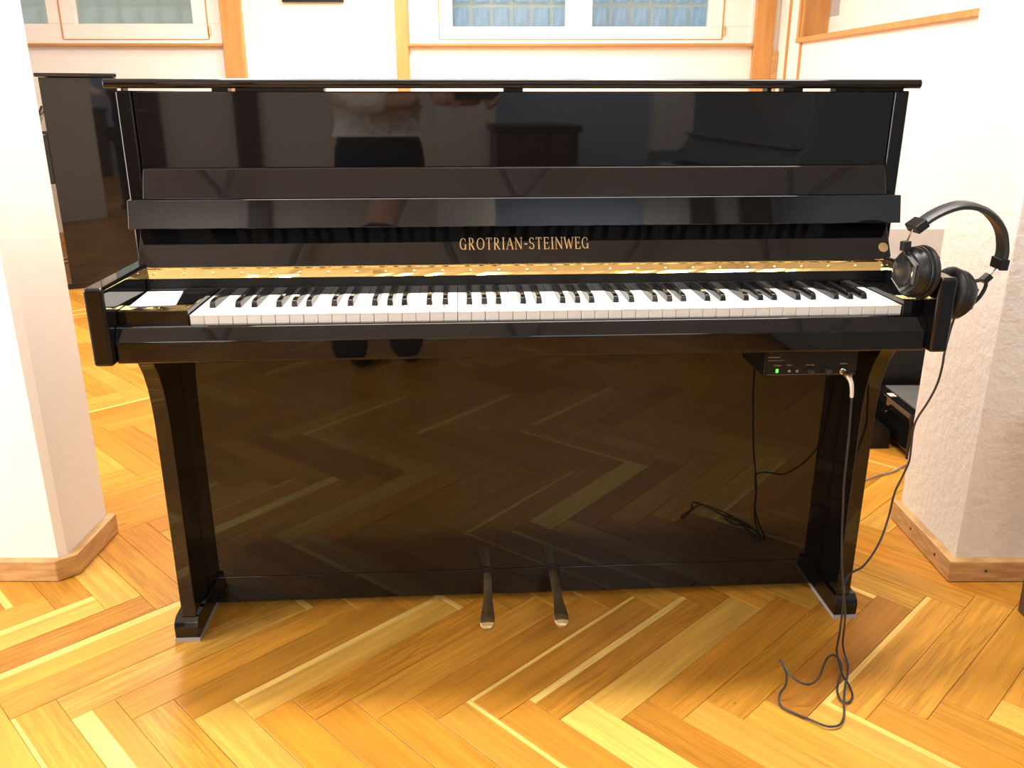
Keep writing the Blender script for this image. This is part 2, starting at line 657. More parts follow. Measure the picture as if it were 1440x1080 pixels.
# partition with the opening the piano stands in
pl = MB().prism([(X0, 1.775), (-1.060, 1.775), (-1.044, 1.787), (-1.044, 1.99), (X0, 1.99)], -0.004, CEIL, 'z')
struct(pl.build('wall_left', M['wall']))
pr = MB().prism([(1.037, 1.776), (X1, 1.776), (X1, 2.076), (1.037, 2.076)], -0.004, CEIL, 'z')
struct(pr.build('wall_right', M['wall_rough'], bevel=0.004, seg=2))


def base_run(name, pts, h=0.054, t=0.018):
    """baseboard: outline of (x,y) on the room side, wall side given by inner pts"""
    o = MB().prism(pts, 0.0, h, 'z').build(name, M['base_wood'], bevel=0.004, seg=2)
    return struct(o)


base_run('baseboard_left', [(-4.2, 1.755), (-1.058, 1.755), (-1.022, 1.790), (-1.022, 2.00), (-1.0445, 2.00), (-1.0445, 1.788), (-1.061, 1.776), (-4.2, 1.776)])
bbr = base_run('baseboard_right', [(1.016, 2.08), (1.016, 1.754), (X1 - 0.1, 1.754), (X1 - 0.1, 1.777), (1.038, 1.777), (1.038, 2.08)])
for i, (x, y, ax) in enumerate(((1.0155, 1.96, 'x'), (1.0155, 1.83, 'x'), (1.10, 1.7535, 'y'))):
    Mx = Matrix.Translation((x, y, 0.030)) @ (Matrix.Rotation(-pi / 2, 4, 'Y') if ax == 'x' else Matrix.Rotation(pi / 2, 4, 'X'))
    MB().lathe([(0.004, -0.002), (0.004, 0.0005), (0.002, 0.0012)], Mx, 10).build('screw', M['dark_wood'], bbr)

# back room
WB = 6.6


def rwx(y):
    return 1.92 + (6.168 - y) * 0.06


struct(MB().box(X0, X1, WB, WB + 0.35, -0.004, 1.40).build('wall_back', M['wall']))
struct(MB().box(-2.06, -0.80, WB, WB + 0.35, 1.40, CEIL).build('wall_back_middle', M['wall_warm_lit']))
struct(MB().box(X0, 2.4, WB, WB + 0.35, 2.38, CEIL).box(1.70, 2.4, WB, WB + 0.35, 1.40, 2.38).build('wall_back_upper', M['wall']))
struct(MB().box(X0, 1.9, WB - 0.016, WB, 0.0, 0.076).build('baseboard_back', M['base_wood'], bevel=0.003))
struct(MB().box(X0 - 0.1, X0, Y0, Y1, -0.004, CEIL).build('wall_far_left', M['wall']))

# angled wall on the right of the back room, with its window niche
ya, yb = 2.077, 6.6
q = MB()
q.prism([(rwx(ya), ya), (rwx(yb), yb), (rwx(yb) + 0.5, yb), (rwx(ya) + 0.5, ya)], -0.004, 1.40, 'z')
q.prism([(rwx(6.21), 6.21), (rwx(yb), yb), (rwx(yb) + 0.5, yb), (rwx(6.21) + 0.5, 6.21)], 1.40, CEIL, 'z')
q.prism([(rwx(ya), ya), (rwx(3.2), 3.2), (rwx(3.2) + 0.5, 3.2), (rwx(ya) + 0.5, ya)], 1.40, CEIL, 'z')
q.prism([(rwx(3.2), 3.2), (rwx(6.21), 6.21), (rwx(6.21) + 0.5, 6.21), (rwx(3.2) + 0.5, 3.2)], 2.4, CEIL, 'z')
struct(q.build('wall_back_right', M['wall']))
w3 = struct(MB().prism([(rwx(3.2) + 0.18, 3.2), (rwx(6.17) + 0.18, 6.17), (rwx(6.17) + 0.24, 6.17), (rwx(3.2) + 0.24, 3.2)], 1.43, 1.72, 'z')
            .prism([(rwx(3.2) + 0.18, 3.2), (rwx(3.35) + 0.18, 3.35), (rwx(3.35) + 0.24, 3.35), (rwx(3.2) + 0.24, 3.2)], 1.72, 2.4, 'z')
            .prism([(rwx(6.02) + 0.18, 6.02), (rwx(6.17) + 0.18, 6.17), (rwx(6.17) + 0.24, 6.17), (rwx(6.02) + 0.24, 6.02)], 1.56, 2.4, 'z')
            .prism([(rwx(4.7) + 0.18, 4.7), (rwx(4.82) + 0.18, 4.82), (rwx(4.82) + 0.24, 4.82), (rwx(4.7) + 0.24, 4.7)], 1.56, 2.4, 'z')
            .prism([(rwx(3.2) + 0.18, 3.2), (rwx(6.17) + 0.18, 6.17), (rwx(6.17) + 0.24, 6.17), (rwx(3.2) + 0.24, 3.2)], 2.32, 2.4, 'z')
            .build('window_3', M['white_paint']))
MB().prism([(rwx(3.35) + 0.20, 3.35), (rwx(6.02) + 0.20, 6.02), (rwx(6.02) + 0.21, 6.02), (rwx(3.35) + 0.21, 3.35)], 1.56, 2.32, 'z').build('pane', M['pane'], w3)
MB().prism([(rwx(3.2) - 0.03, 3.2), (rwx(6.17) - 0.03, 6.17), (rwx(6.17) + 0.2, 6.17), (rwx(3.2) + 0.2, 3.2)], 1.40, 1.432, 'z').build('sill', M['wood'], w3, bevel=0.003)
MB().prism([(rwx(6.17) - 0.012, 6.17), (rwx(6.21) - 0.012, 6.21), (rwx(6.21) + 0.19, 6.21), (rwx(6.17) + 0.19, 6.17)], 1.432, 2.4, 'z').build('reveal_board', M['wood'], w3, bevel=0.002)
b3 = MB()
nb = 0
for k in range(18):
    y = 3.3 + k * 0.15
    for r in range(6):
        b3.prism([(rwx(y) + 0.42, y + 0.006), (rwx(y + .15) + 0.42, y + 0.144), (rwx(y + .15) + 0.46, y + 0.144), (rwx(y) + 0.46, y + 0.006)], 1.47 + r * 0.15, 1.61 + r * 0.15, 'z')
tag(b3.build('glass_blocks', M['block'], w3), kind='stuff')
for i, yy in enumerate((6.38, 6.13)):
    struct(MB().prism([(rwx(yy) - 0.012, yy - 0.012), (rwx(yy) - 0.012, yy + 0.012), (rwx(yy) + 0.002, yy + 0.012), (rwx(yy) + 0.002, yy - 0.012)], 0.0, 2.7 if i == 0 else 2.4, 'z').build('trim_%d' % (4 + i), M['wood']))

# wooden posts on the back wall
for i, (a, b) in enumerate(((-2.052, -1.905), (-0.823, -0.735), (1.717, 1.851))):
    struct(MB().box(a, b, WB - 0.05, WB + 0.12, 0.0, CEIL).build('trim_%d' % (i + 1), M['wood'], bevel=0.004))


def window(n, x0, x1, z0, z1, panes, frost, gaps, blockmat):
    """white timber window set in the back wall; panes = list of (x0,x1,z0)"""
    y = WB
    fr = MB()
    fr.box(x0, x1, y + 0.02, y + 0.10, z0, panes[0][2])
    fr.box(x0, x1, y + 0.02, y + 0.10, z1 - 0.09, z1)
    xs = [x0] + [c for p in panes for c in p[:2]] + [x1]
    for k in range(0, len(xs), 2):
        if xs[k + 1] - xs[k] > 0.005:
            fr.box(xs[k], xs[k + 1], y + 0.02, y + 0.10, panes[0][2], z1 - 0.09)
    w = struct(fr.build('window_%d' % n, M['white_paint'], bevel=0.004))
    for p in panes:
        MB().box(p[0] - 0.005, p[1] + 0.005, y + 0.055, y + 0.063, p[2] - 0.005, z1 - 0.085).build('pane', M['pane_frost'] if frost else M['pane'], w)
    for gx in gaps:
        MB().box(gx - 0.004, gx + 0.004, y + 0.014, y + 0.022, z0 + 0.035, z1 - 0.03).build('casement_joint', M['wood'], w)
    MB().box(min(gaps) if gaps else x0, max(gaps) if len(gaps) > 1 else x1, y + 0.016, y + 0.022, z0 + 0.028, z0 + 0.034).build('casement_joint', M['wood'], w)
    for gx in gaps[-1:]:
        MB().tube([(gx + 0.012, y + 0.01, z0 + 0.06), (gx + 0.012, y + 0.01, z0 + 0.12)], 0.008, 8).build('hinge', M['brass_old'], w, smooth=True)
    MB().box(x0 - 0.005, x1 + 0.005, y - 0.05, y + 0.10, z0 - 0.018, z0 + 0.002).build('sill', M['woodh'], w, bevel=0.004)
    bw = 0.148
    nx = int((x1 - x0) / bw) + 1
    gl = MB().box(0.004, bw - 0.026, 0, 0.06, 0.004, 0.138).build('glass_block', blockmat, w, bevel=0.008)
    gl.location = (x0, y + 0.34, z0 - 0.03)
    first = True
    for r in range(5):
        for k in range(nx):
            if first:
                first = False
                continue
            dup(gl, w, (x0 + k * bw, y + 0.34, z0 - 0.03 + r * 0.165))
    MB().box(x0 - 0.1, x1 + 0.2, y + 0.37, y + 0.42, z0 - 0.1, z1).build('mortar', M['mortar'], w)
    return w


window(1, -3.95, -2.06, 1.418, 2.38, [(-3.62, -3.300, 1.553), (-3.098, -2.271, 1.550)], True, [-3.206, -2.165], M['block_grey'])
window(2, -0.735, 1.717, 1.418, 2.38, [(-0.424, 0.379, 1.534), (0.570, 1.393, 1.534)], False, [-0.52, 1.50], M['block'])

# front room: walls behind and beside the camera
struct(MB().box(-2.5, X1, Y0 - 0.1, Y0, -0.004, CEIL).build('wall_front', M['wall']))
struct(MB().box(-2.6, -2.5, Y0, 1.757, -0.004, CEIL).build('wall_front_left', M['wall']))
struct(MB().box(X1, X1 + 0.1, Y0, 2.0, -0.004, CEIL).build('wall_front_right', M['blue_wall']))
struct(MB().box(0.0, 0.40, Y0, Y0 + 0.32, -0.004, CEIL).build('trim_6', M['wall']))
for i, (xa, xb) in enumerate(((1.89, 2.07), (2.28, 2.52), (-1.315, -1.165))):
    struct(MB().box(xa, xb, Y0, Y0 + 0.06, -0.004, CEIL).build('trim_%d' % (11 + i), M['door'], bevel=0.004))
struct(MB().box(0.42, 1.50, Y0, Y0 + 0.05, -0.004, CEIL).build('trim_7', M['blue_wall']))
d1 = struct(MB().box(-2.45, -1.79, Y0, Y0 + 0.06, 0.0, 2.1).build('door_1', M['door'], bevel=0.004))
MB().tube([(-1.86, Y0 + 0.06, 0.98), (-1.86, Y0 + 0.11, 0.98), (-1.96, Y0 + 0.11, 0.98)], 0.009, 8).build('door_handle', M['chrome'], d1, smooth=True)
for i, cx in enumerate((-1.9, -0.4, 1.1)):
    pts = [(cx + 1.5 * t, -2.6 + 3.6 * t, CEIL - 0.02 - 0.10 * (1 - abs(2 * t - 1))) for t in [k / 14 for k in range(15)]]
    pts2 = [(cx + 1.5 - 1.5 * t, -2.6 + 3.6 * t, CEIL - 0.02 - 0.10 * (1 - abs(2 * t - 1))) for t in [k / 14 for k in range(15)]]
    struct(MB().tube(pts, 0.018, 6).tube(pts2, 0.018, 6).build('trim_%d' % (8 + i), M['rib'], smooth=True))

# added unseen window: low light from the left to brighten the floor there
w4 = struct(MB().box(-2.5, -2.44, 0.05, 1.45, 0.45, 0.53).box(-2.5, -2.44, 0.05, 1.45, 1.72, 1.80).box(-2.5, -2.44, 0.05, 0.13, 0.53, 1.72).box(-2.5, -2.44, 1.37, 1.45, 0.53, 1.72).box(-2.5, -2.44, 0.71, 0.79, 0.53, 1.72).build('window_4', M['white_paint'], bevel=0.004))
for a in (0.13, 0.79):
    MB().box(-2.49, -2.475, a, a + 0.58, 0.53, 1.72).build('pane', M['fill_pane'], w4)
MB().box(-2.5, -2.40, 0.02, 1.48, 0.415, 0.45).build('sill', M['wood'], w4, bevel=0.004)
wl = area_light('window', 0, 0, 1.15, 1.15, 52, FILL, 0)  # area light of the added window
wl.location = (-2.43, 0.75, 1.12)
wl.rotation_euler = (0, radians(-90), 0)
wl.parent = w4

# ceiling lamps
for nm, x, y, sx, sy, w, c in LAMPS:
    r = empty('ceiling_lamp', (x, y, CEIL - 0.14))
    where = {'front_left': 'in the front room on the left', 'front_right': 'in the front room behind the camera', 'over_piano': 'in a long strip above the glossy piano', 'back_left': 'in the back room near the left window',
             'back_middle': 'in the back room above the middle', 'back_far': 'in the back room along the rear wall'}[nm]
    tag(r, 'white box ceiling lamp ' + where, 'lamp', 'ceiling lamps')
    MB().box(-sx / 2 - 0.03, sx / 2 + 0.03, -sy / 2 - 0.03, sy / 2 + 0.03, 0.03, 0.14).build('housing', M['white_paint'], r, bevel=0.006)
    MB().box(-sx / 2, sx / 2, -sy / 2, sy / 2, 0.012, 0.032).build('diffuser', M['lamp'], r)
    al = area_light(nm, x, y, sx, sy, w, c, -0.012)
    al.parent = r

# picture on the back wall, only its lower edge is in view
pc = empty('framed_picture', (-1.397, WB - 0.02, 1.692))
tag(pc, 'black framed picture hung high on the white wall tinted for warm light between wooden posts', 'picture')
MB().box(-0.215, 0.215, -0.012, 0.02, 0.0, 0.025).box(-0.215, 0.215, -0.012, 0.02, 0.575, 0.6).box(-0.215, -0.19, -0.012, 0.02, 0.025, 0.575).box(0.19, 0.215, -0.012, 0.02, 0.025, 0.575).build('frame', M['box_black'], pc)
MB().box(-0.19, 0.19, 0.0, 0.015, 0.025, 0.575).build('print', M['paper'], pc)

wd = MB().box(-0.022, 0.022, -0.03, 0.02, -1.27, 0.10).build('wooden_batten', M['dark_wood'], bevel=0.006)
noise = M['wood']
wd.data.materials[0] = M['base_wood']
wd.location = (1.873, WB - 0.022, 1.27)
tag(wd, 'narrow brown wooden batten standing against the right wooden post', 'batten')

# ------------------------------------------------------------------ main piano  (local frame: keyboard front edge is y = 0)
PR = radians(3.423)
PLOC = Vector((0.072145, 1.435068, 0.0))
MP = Matrix.Translation(PLOC) @ Matrix.Rotation(PR, 4, 'Z')
piano = empty('upright_piano', PLOC, PR)
tag(piano, 'black high-gloss upright piano with open keyboard and gold lettering, between two white walls', 'piano')
XC = -0.0398
LQ = M['lacquer']


def part(mb, name, m=None, parent=None, bevel=0.003, seg=3, **kw):
    return mb.build(name, m or LQ, parent or piano, bevel=bevel, seg=seg, **kw)


# sides, back, lid
for s in (-1, 1):
    xo, xi = XC + s * 0.7225, XC + s * 0.6955
    part(MB().box(min(xo, xi), max(xo, xi), 0.216, 0.52, 0.03, 1.0845), 'side_panel', bevel=0.003)
part(MB().box(XC - 0.695, XC + 0.695, 0.49, 0.515, 0.05, 1.08), 'back_board', M['lacquer_satin'], bevel=0)
lid = part(MB().prism([(0.206, 1.0885), (0.203, 1.092), (0.202, 1.0965), (0.203, 1.101), (0.206, 1.1045), (0.53, 1.1045), (0.53, 1.0885)], XC - 0.7375, XC + 0.7375), 'lid', bevel=0.005, seg=4)
for x0, x1 in ((-0.7608, -0.7571), (-0.6009, -0.5718), (-0.5591, -0.4007), (-0.0731, -0.0376), (0.4207, 0.4289), (0.4521, 0.4889), (0.552, 0.6832)):
    MB().box(x0, x1, 0.242, 0.268, 1.0830, 1.0888).build('lid_support', M['lacquer_satin'], lid)
# upper panel
part(MB().box(XC - 0.6945, XC + 0.6945, 0.2195, 0.238, 0.78, 1.0835), 'upper_panel', bevel=0.002)

# fallboard assembly: face, nose bar, folded board
FB0, FB1 = XC - 0.7065, XC + 0.7065
fall = part(MB().prism([(0.1655, 0.7785), (0.2085, 0.8490), (0.2085, 0.897), (0.2155, 0.897), (0.2155, 0.800), (0.1860, 0.7745), (0.1690, 0.7765)], FB0, FB1), 'fallboard', bevel=0.001)
bar_prof = [(0.1640, 0.8480), (0.1760, 0.8985), (0.2085, 0.8985), (0.2085, 0.8480)]
part(MB().prism(bar_prof, XC - 0.7135, XC + 0.7135), 'fallboard_nose', None, fall, bevel=0.0015, seg=2)
part(MB().prism([(0.183, 0.8985), (0.2030, 0.9500), (0.2060, 0.9512), (0.2155, 0.9470), (0.2155, 0.8985)], XC - 0.688, XC + 0.688), 'folding_board', None, fall, bevel=0.002, seg=2)
# lettering
GL = {  # strokes on a 1 x 1 cell: ('l', x0,y0,x1,y1,width) lines, ('a', cx,cy,rx,ry,deg0,deg1,width) arcs
    'G': (0.82, [('a', .45, .5, .42, .48, 50, 325, 't'), ('l', .78, .0, .78, .42, 'T'), ('l', .62, .42, .92, .42, 's'), ('l', .76, .70, .76, .92, 's')]),
    'R': (0.80, [('l', .18, 0, .18, 1, 'T'), ('l', .04, 0, .34, 0, 's'), ('l', .04, 1, .4, 1, 's'), ('a', .38, .75, .30, .25, -90, 90, 't'), ('l', .2, .5, .4, .5, 's'), ('l', .38, .5, .80, 0, 'T'), ('l', .7, 0, .95, 0, 's')]),
    'O': (0.90, [('a', .5, .5, .44, .49, 0, 360, 't')]),
    'T': (0.76, [('l', .5, 0, .5, 1, 'T'), ('l', .08, 1, .92, 1, 's'), ('l', .09, .8, .09, 1, 's'), ('l', .91, .8, .91, 1, 's'), ('l', .34, 0, .66, 0, 's')]),
    'I': (0.36, [('l', .5, 0, .5, 1, 'T'), ('l', .12, 0, .88, 0, 's'), ('l', .12, 1, .88, 1, 's')]),
    'A': (0.84, [('l', .08, 0, .5, 1, 's'), ('l', .5, 1, .9, 0, 'T'), ('l', .25, .36, .74, .36, 's'), ('l', -.02, 0, .22, 0, 's'), ('l', .74, 0, 1.02, 0, 's')]),
    'N': (0.88, [('l', .12, 0, .12, 1, 's'), ('l', .12, 1, .86, 0, 'T'), ('l', .86, 0, .86, 1, 's'), ('l', .0, 1, .2, 1, 's'), ('l', .0, 0, .26, 0, 's'), ('l', .72, 1, 1.0, 1, 's')]),
    'S': (0.62, [('a', .5, .75, .36, .24, 30, 270, 't'), ('a', .5, .26, .40, .25, -150, 90, 't'), ('l', .84, .78, .84, .97, 's'), ('l', .1, .05, .1, .25, 's')]),
    'E': (0.70, [('l', .2, 0, .2, 1, 'T'), ('l', .04, 0, .88, 0, 's'), ('l', .04, 1, .84, 1, 's'), ('l', .2, .52, .66, .52, 's'), ('l', .88, 0, .88, .2, 's'), ('l', .84, .82, .84, 1, 's'), ('l', .66, .42, .66, .62, 's')]),
    'W': (1.10, [('l', .06, 1, .3, 0, 'T'), ('l', .3, 0, .5, .86, 's'), ('l', .5, .86, .72, 0, 'T'), ('l', .72, 0, .95, 1, 's'), ('l', -.02, 1, .18, 1, 's'), ('l', .84, 1, 1.04, 1, 's')]),
    '-': (0.46, [('l', .12, .45, .9, .45, 'T')]),
    'P': (0.72, [('l', .18, 0, .18, 1, 'T'), ('a', .40, .74, .34, .26, -90, 90, 't'), ('l', .18, 1, .4, 1, 's'), ('l', .18, .48, .4, .48, 's')]),
    'H': (0.80, [('l', .14, 0, .14, 1, 'T'), ('l', .86, 0, .86, 1, 'T'), ('l', .14, .5, .86, .5, 's')]),
    'M': (0.90, [('l', .1, 0, .1, 1, 's'), ('l', .1, 1, .5, .1, 'T'), ('l', .5, .1, .9, 1, 's'), ('l', .9, 1, .9, 0, 'T')]),
    'D': (0.80, [('l', .18, 0, .18, 1, 'T'), ('a', .3, .5, .55, .49, -90, 90, 't')]),
    'L': (0.66, [('l', .18, 0, .18, 1, 'T'), ('l', .18, 0, .86, 0, 's')]),
    'U': (0.78, [('l', .14, .3, .14, 1, 'T'), ('l', .84, .3, .84, 1, 's'), ('a', .49, .32, .35, .32, 180, 360, 't')]),
    'V': (0.78, [('l', .06, 1, .48, 0, 'T'), ('l', .48, 0, .92, 1, 's')]),
}


def lettering(name, txt, x0, x1, z0, h, ywall, parent, m, gap=0.16, depth=0.0006, wide=0.115, thin=0.05):
    tot = sum(GL[c][0] for c in txt if c != ' ') + gap * (len(txt) - 1) + 0.5 * txt.count(' ')
    sc = (x1 - x0) / (tot * h)
    mb = MB()
    cx = x0

    def bar(ax, az, bx, bz, w):
        dx, dz = bx - ax, bz - az
        l = math.hypot(dx, dz) or 1e-6
        nx, nz = -dz / l * w / 2, dx / l * w / 2
        b = len(mb.v)
        for dy in (-depth, 0.0003):
            for px, pz in ((ax + nx, az + nz), (bx + nx, bz + nz), (bx - nx, bz - nz), (ax - nx, az - nz)):
                mb.v.append((px, ywall(pz)[0] + dy, pz))
        mb.f.extend([tuple(b + i for i in q) for q in ((0, 1, 2, 3), (7, 6, 5, 4), (0, 4, 5, 1), (1, 5, 6, 2), (2, 6, 7, 3), (3, 7, 4, 0))])

    for c in txt:
        if c == ' ':
            cx += 0.5 * h * sc
            continue
        w, st = GL[c]
        W = w * h * sc
        for s in st:
            if s[0] == 'l':
                wd_ = {'T': wide, 's': thin, 't': 0.08}[s[5]] * h
                bar(cx + s[1] * W, z0 + s[2] * h, cx + s[3] * W, z0 + s[4] * h, wd_)
            else:
                _, ax, az, rx, rz, d0, d1, _k = s
                n = max(6, int(abs(d1 - d0) / 20))
                pr_ = None
                for i in range(n + 1):
                    t = radians(d0 + (d1 - d0) * i / n)
                    p = (cx + (ax + rx * cos(t)) * W, z0 + (az + rz * sin(t)) * h)
                    if pr_:
                        mid = t - radians((d1 - d0) / n / 2)
                        wv = (thin + (wide - thin) * abs(cos(mid)) ** 1.5) * h
                        bar(pr_[0], pr_[1], p[0], p[1], wv)
                    pr_ = p
        cx += W + gap * h * sc
    return mb.build(name, m, parent)


def fall_y(z):
    y = 0.1655 + (z - 0.7785) * (0.043 / 0.0705)
    return (y, y)


lt = lettering('lettering', 'GROTRIAN-STEINWEG', -0.1588, 0.0845, 0.8030, 0.0195, fall_y, fall, M['gold'])
lt['label'] = 'gold serif lettering on the fallboard'
y_ = fall_y(0.7995)[0]
st = MB().lathe([(0.0095, 0), (0.0095, 0.0006), (0.0088, 0.0008)], Matrix.Translation((0.6536, y_ + 0.0002, 0.7995)) @ Matrix.Rotation(pi / 2 - 0.548, 4, 'X'), 24).build('round_sticker', M['gold_flat'], fall, smooth=True)
st['label'] = 'round gold sticker'

# brass piano hinge
hm = MB()
rh = random.Random(5)
NC = 74
rows = [(0.1500, 0.7606), (0.1543, 0.7646), (0.1598, 0.7712), (0.1636, 0.7760)]
for c in range(NC + 1):
    x = -0.7370 + 1.401 * c / NC
    for i, (y, z) in enumerate(rows):
        a = rh.uniform(-1, 1) * (0.00022 if i in (0, 3) else 0.00034)
        hm.v.append((x, y - 0.72 * a, z + 0.69 * a))
    hm.v += [(x, 0.1660, 0.7746), (x, 0.1522, 0.7590)]
for c in range(NC):
    for i in range(6):
        j = (i + 1) % 6
        hm.f.append((c * 6 + i, c * 6 + 6 + i, c * 6 + 6 + j, c * 6 + j))
hm.f.append((0, 1, 2, 3, 4, 5))
hm.f.append(tuple(NC * 6 + i for i in range(6)))
hg = hm.build('brass_hinge', M['brass'], piano)
hg['label'] = 'polished brass continuous hinge'
kn0 = None
KL = 1.401 / 58
for k in range(58):
    x = -0.737 + KL * (k + 0.5)
    if kn0 is None:
        kn0 = MB().tube([(-KL / 2 + 0.0004, 0.1640, 0.7770), (KL / 2 - 0.0004, 0.1640, 0.7770)], 0.0024, 8).build('hinge_knuckle', M['brass'], hg, smooth=True)
        kn0.location = (x, 0, 0)
    else:
        c = dup(kn0, hg, (x, 0, 0))
        c.rotation_euler = (0, 0, random.uniform(-0.02, 0.02) * 0)
sc0 = None
nrm = Vector((0, -0.75, 0.66)).normalized()
Ms = Matrix.Translation((0, 0.1567, 0.7684)) @ nrm.to_track_quat('Z', 'Y').to_matrix().to_4x4()
for k in range(27):
    x = -0.716 + k * (1.362 / 26)
    if sc0 is None:
        sc0 = MB().lathe([(0.0026, -0.0005), (0.0026, 0.0007), (0.0016, 0.0013)], Ms, 12).build('screw', M['brass_old'], hg, smooth=True)
        sc0.location = (x, 0, 0)
    else:
        dup(sc0, hg, (x, 0, 0))
# hinge rail under it, and the strip the keys run under
part(MB().box(XC - 0.6895, XC + 0.6895, 0.1495, 0.19, 0.716, 0.7425), 'nameboard_strip', bevel=0.0006, seg=2)
part(MB().prism([(0.1515, 0.7425), (0.1515, 0.7600), (0.1640, 0.7745), (0.1860, 0.7745), (0.2150, 0.797), (0.2150, 0.7425)], XC - 0.6895, XC + 0.6895), 'hinge_rail', M['rail'], bevel=0.0005, seg=2)
# key arms
for s in (-1, 1):
    xo, xi = XC + s * 0.7225, XC + s * 0.6905
    part(MB().box(min(xo, xi), max(xo, xi), -0.043, 0.2165, 0.6535, 0.7850), 'key_arm', bevel=0.006, seg=4)
# key bed, key slip
part(MB().box(XC - 0.691, XC + 0.691, 0.004, 0.49, 0.6525, 0.690), 'keybed', bevel=0.002)
part(MB().prism([(0.0035, 0.653), (-0.0235, 0.653), (-0.0265, 0.656), (-0.0268, 0.6895), (-0.0145, 0.7115), (-0.0100, 0.7138), (0.0035, 0.7130)], XC - 0.6900, XC + 0.6900), 'key_slip', bevel=0.0015, seg=3)
# cheek blocks
part(MB().box(XC - 0.6900, -0.6145, 0.0, 0.1495, 0.691, 0.7375), 'cheek_block', bevel=0.0015)
part(MB().box(0.6145, XC + 0.6900, 0.0, 0.1495, 0.691, 0.7375), 'cheek_block', bevel=0.0015)

# keys
KW = 1.225 / 52
# white key: body and a thin top plate with a lip
wk = MB()
wk.prism([(-KW / 2 + 0.0004, 0), (KW / 2 - 0.0004, 0), (KW / 2 - 0.0004, 0.1485), (-KW / 2 + 0.0004, 0.1485)], 0.7262, 0.7286, 'z')
wk.box(-KW / 2 + 0.0005, KW / 2 - 0.0005, 0.0012, 0.1485, 0.6920, 0.7262)
wk0 = wk.build('white_key', M['ivory'], piano, bevel=0.0006, seg=2)
wk0.location = (-0.6125 + KW / 2, 0, 0)
for i in range(1, 52):
    o = dup(wk0, piano, (-0.6125 + KW * (i + 0.5), 0, 0))
    o.location.z = random.uniform(-0.0003, 0.0003)
bk = MB()
prof_b = [(0.0515, 0.727), (0.0500, 0.7290), (0.0515, 0.7365), (0.0545, 0.7395), (0.060, 0.7408), (0.1475, 0.7412), (0.1475, 0.727)]
b_ = len(bk.v)
n_ = len(prof_b)
for s in (-1, 1):
    for (y, z) in prof_b:
        hw = 0.0055 - (z - 0.727) * 0.10
        bk.v.append((s * hw, y, z))
bk.f.append(tuple(range(n_)))
bk.f.append(tuple(n_ + i for i in reversed(range(n_))))
for i in range(n_):
    j = (i + 1) % n_
    bk.f.append((i, n_ + i, n_ + j, j))
bk0 = None
offs = {0: 0.0015, 2: -0.0022, 3: 0.0022, 5: -0.0028, 6: 0.0}
for i in range(51):
    n7 = i % 7   # 0 A 1 B 2 C 3 D 4 E 5 F 6 G
    if n7 in (0, 2, 3, 5, 6):
        x = -0.6125 + KW * (i + 1) + offs[n7]
        if bk0 is None:
            bk0 = bk.build('black_key', M['ebony'], piano, bevel=0.0008, seg=2)
            bk0.location = (x, 0, 0)
        else:
            dup(bk0, piano, (x, 0, 0))

# lower panel, bottom rail
part(MB().box(XC - 0.6945, XC + 0.6945, 0.2385, 0.255, 0.0875, 0.6525), 'lower_panel', bevel=0.0015)
part(MB().box(XC - 0.6945, XC + 0.6945, 0.2425, 0.49, 0.022, 0.0845), 'bottom_rail', bevel=0.0015)
# legs with toe blocks
for s in (-1, 1):
    xo, xi = XC + s * 0.7095, XC + s * 0.6795
    fr = [(0.146, 0.050), (0.147, 0.40), (0.146, 0.48), (0.142, 0.52), (0.135, 0.555), (0.122, 0.588), (0.104, 0.615), (0.078, 0.638), (0.055, 0.6525), (0.2165, 0.6525), (0.2165, 0.6525), (0.2385, 0.6525), (0.2385, 0.050)]
    fr.pop(10)
    lg = part(MB().prism(fr, min(xo, xi), max(xo, xi)), 'leg', bevel=0.0025, seg=2)
    xa, xb = XC + s * 0.7235, XC + s * 0.6745
    tb = part(MB().prism([(0.135, 0.008), (0.133, 0.034), (0.137, 0.044), (0.150, 0.052), (0.33, 0.052), (0.33, 0.008)], min(xa, xb), max(xa, xb)), 'toe_block', None, lg, bevel=0.0015, seg=2)
    xa, xb = XC + s * 0.7245, XC + s * 0.6730
    MB().box(min(xa, xb), max(xa, xb), 0.1325, 0.332, 0.0, 0.0085).build('felt_pad', M['felt'], lg)
# pedals
for (xs, xe, bend) in ((-0.1115, -0.1195, 0.0), (0.0325, 0.0362, 0.0)):
    pts = [(0.262, 0.078), (0.225, 0.077), (0.19, 0.074), (0.155, 0.070), (0.128, 0.0655), (0.110, 0.0625), (0.095, 0.0590), (0.084, 0.054), (0.078, 0.049), (0.0755, 0.045)]
    wid = [0.0085, 0.0085, 0.0088, 0.0095, 0.0112, 0.0135, 0.0150, 0.0148, 0.0115, 0.005]
    mb = MB()
    for i, ((y, z), w) in enumerate(zip(pts, wid)):
        x = xs + (xe - xs) * i / (len(pts) - 1)
        mb.v += [(x - w, y, z), (x, y, z + 0.0022), (x + w, y, z), (x + w, y, z - 0.0055), (x - w, y, z - 0.0055)]
    for i in range(len(pts) - 1):
        for k in range(5):
            k2 = (k + 1) % 5
            mb.f.append((i * 5 + k, i * 5 + k2, i * 5 + 5 + k2, i * 5 + 5 + k))
    mb.f.append((0, 1, 2, 3, 4))
    e = (len(pts) - 1) * 5
    mb.f.append((e + 4, e + 3, e + 2, e + 1, e))
    pd = mb.build('pedal', M['brass_old'], piano, bevel=0.0008, seg=2)
    pd['label'] = 'worn brass pedal'
    MB().box(xs - 0.014, xs + 0.014, 0.2365, 0.2440, 0.0655, 0.0935).build('pedal_slot', M['box_black'], pd)

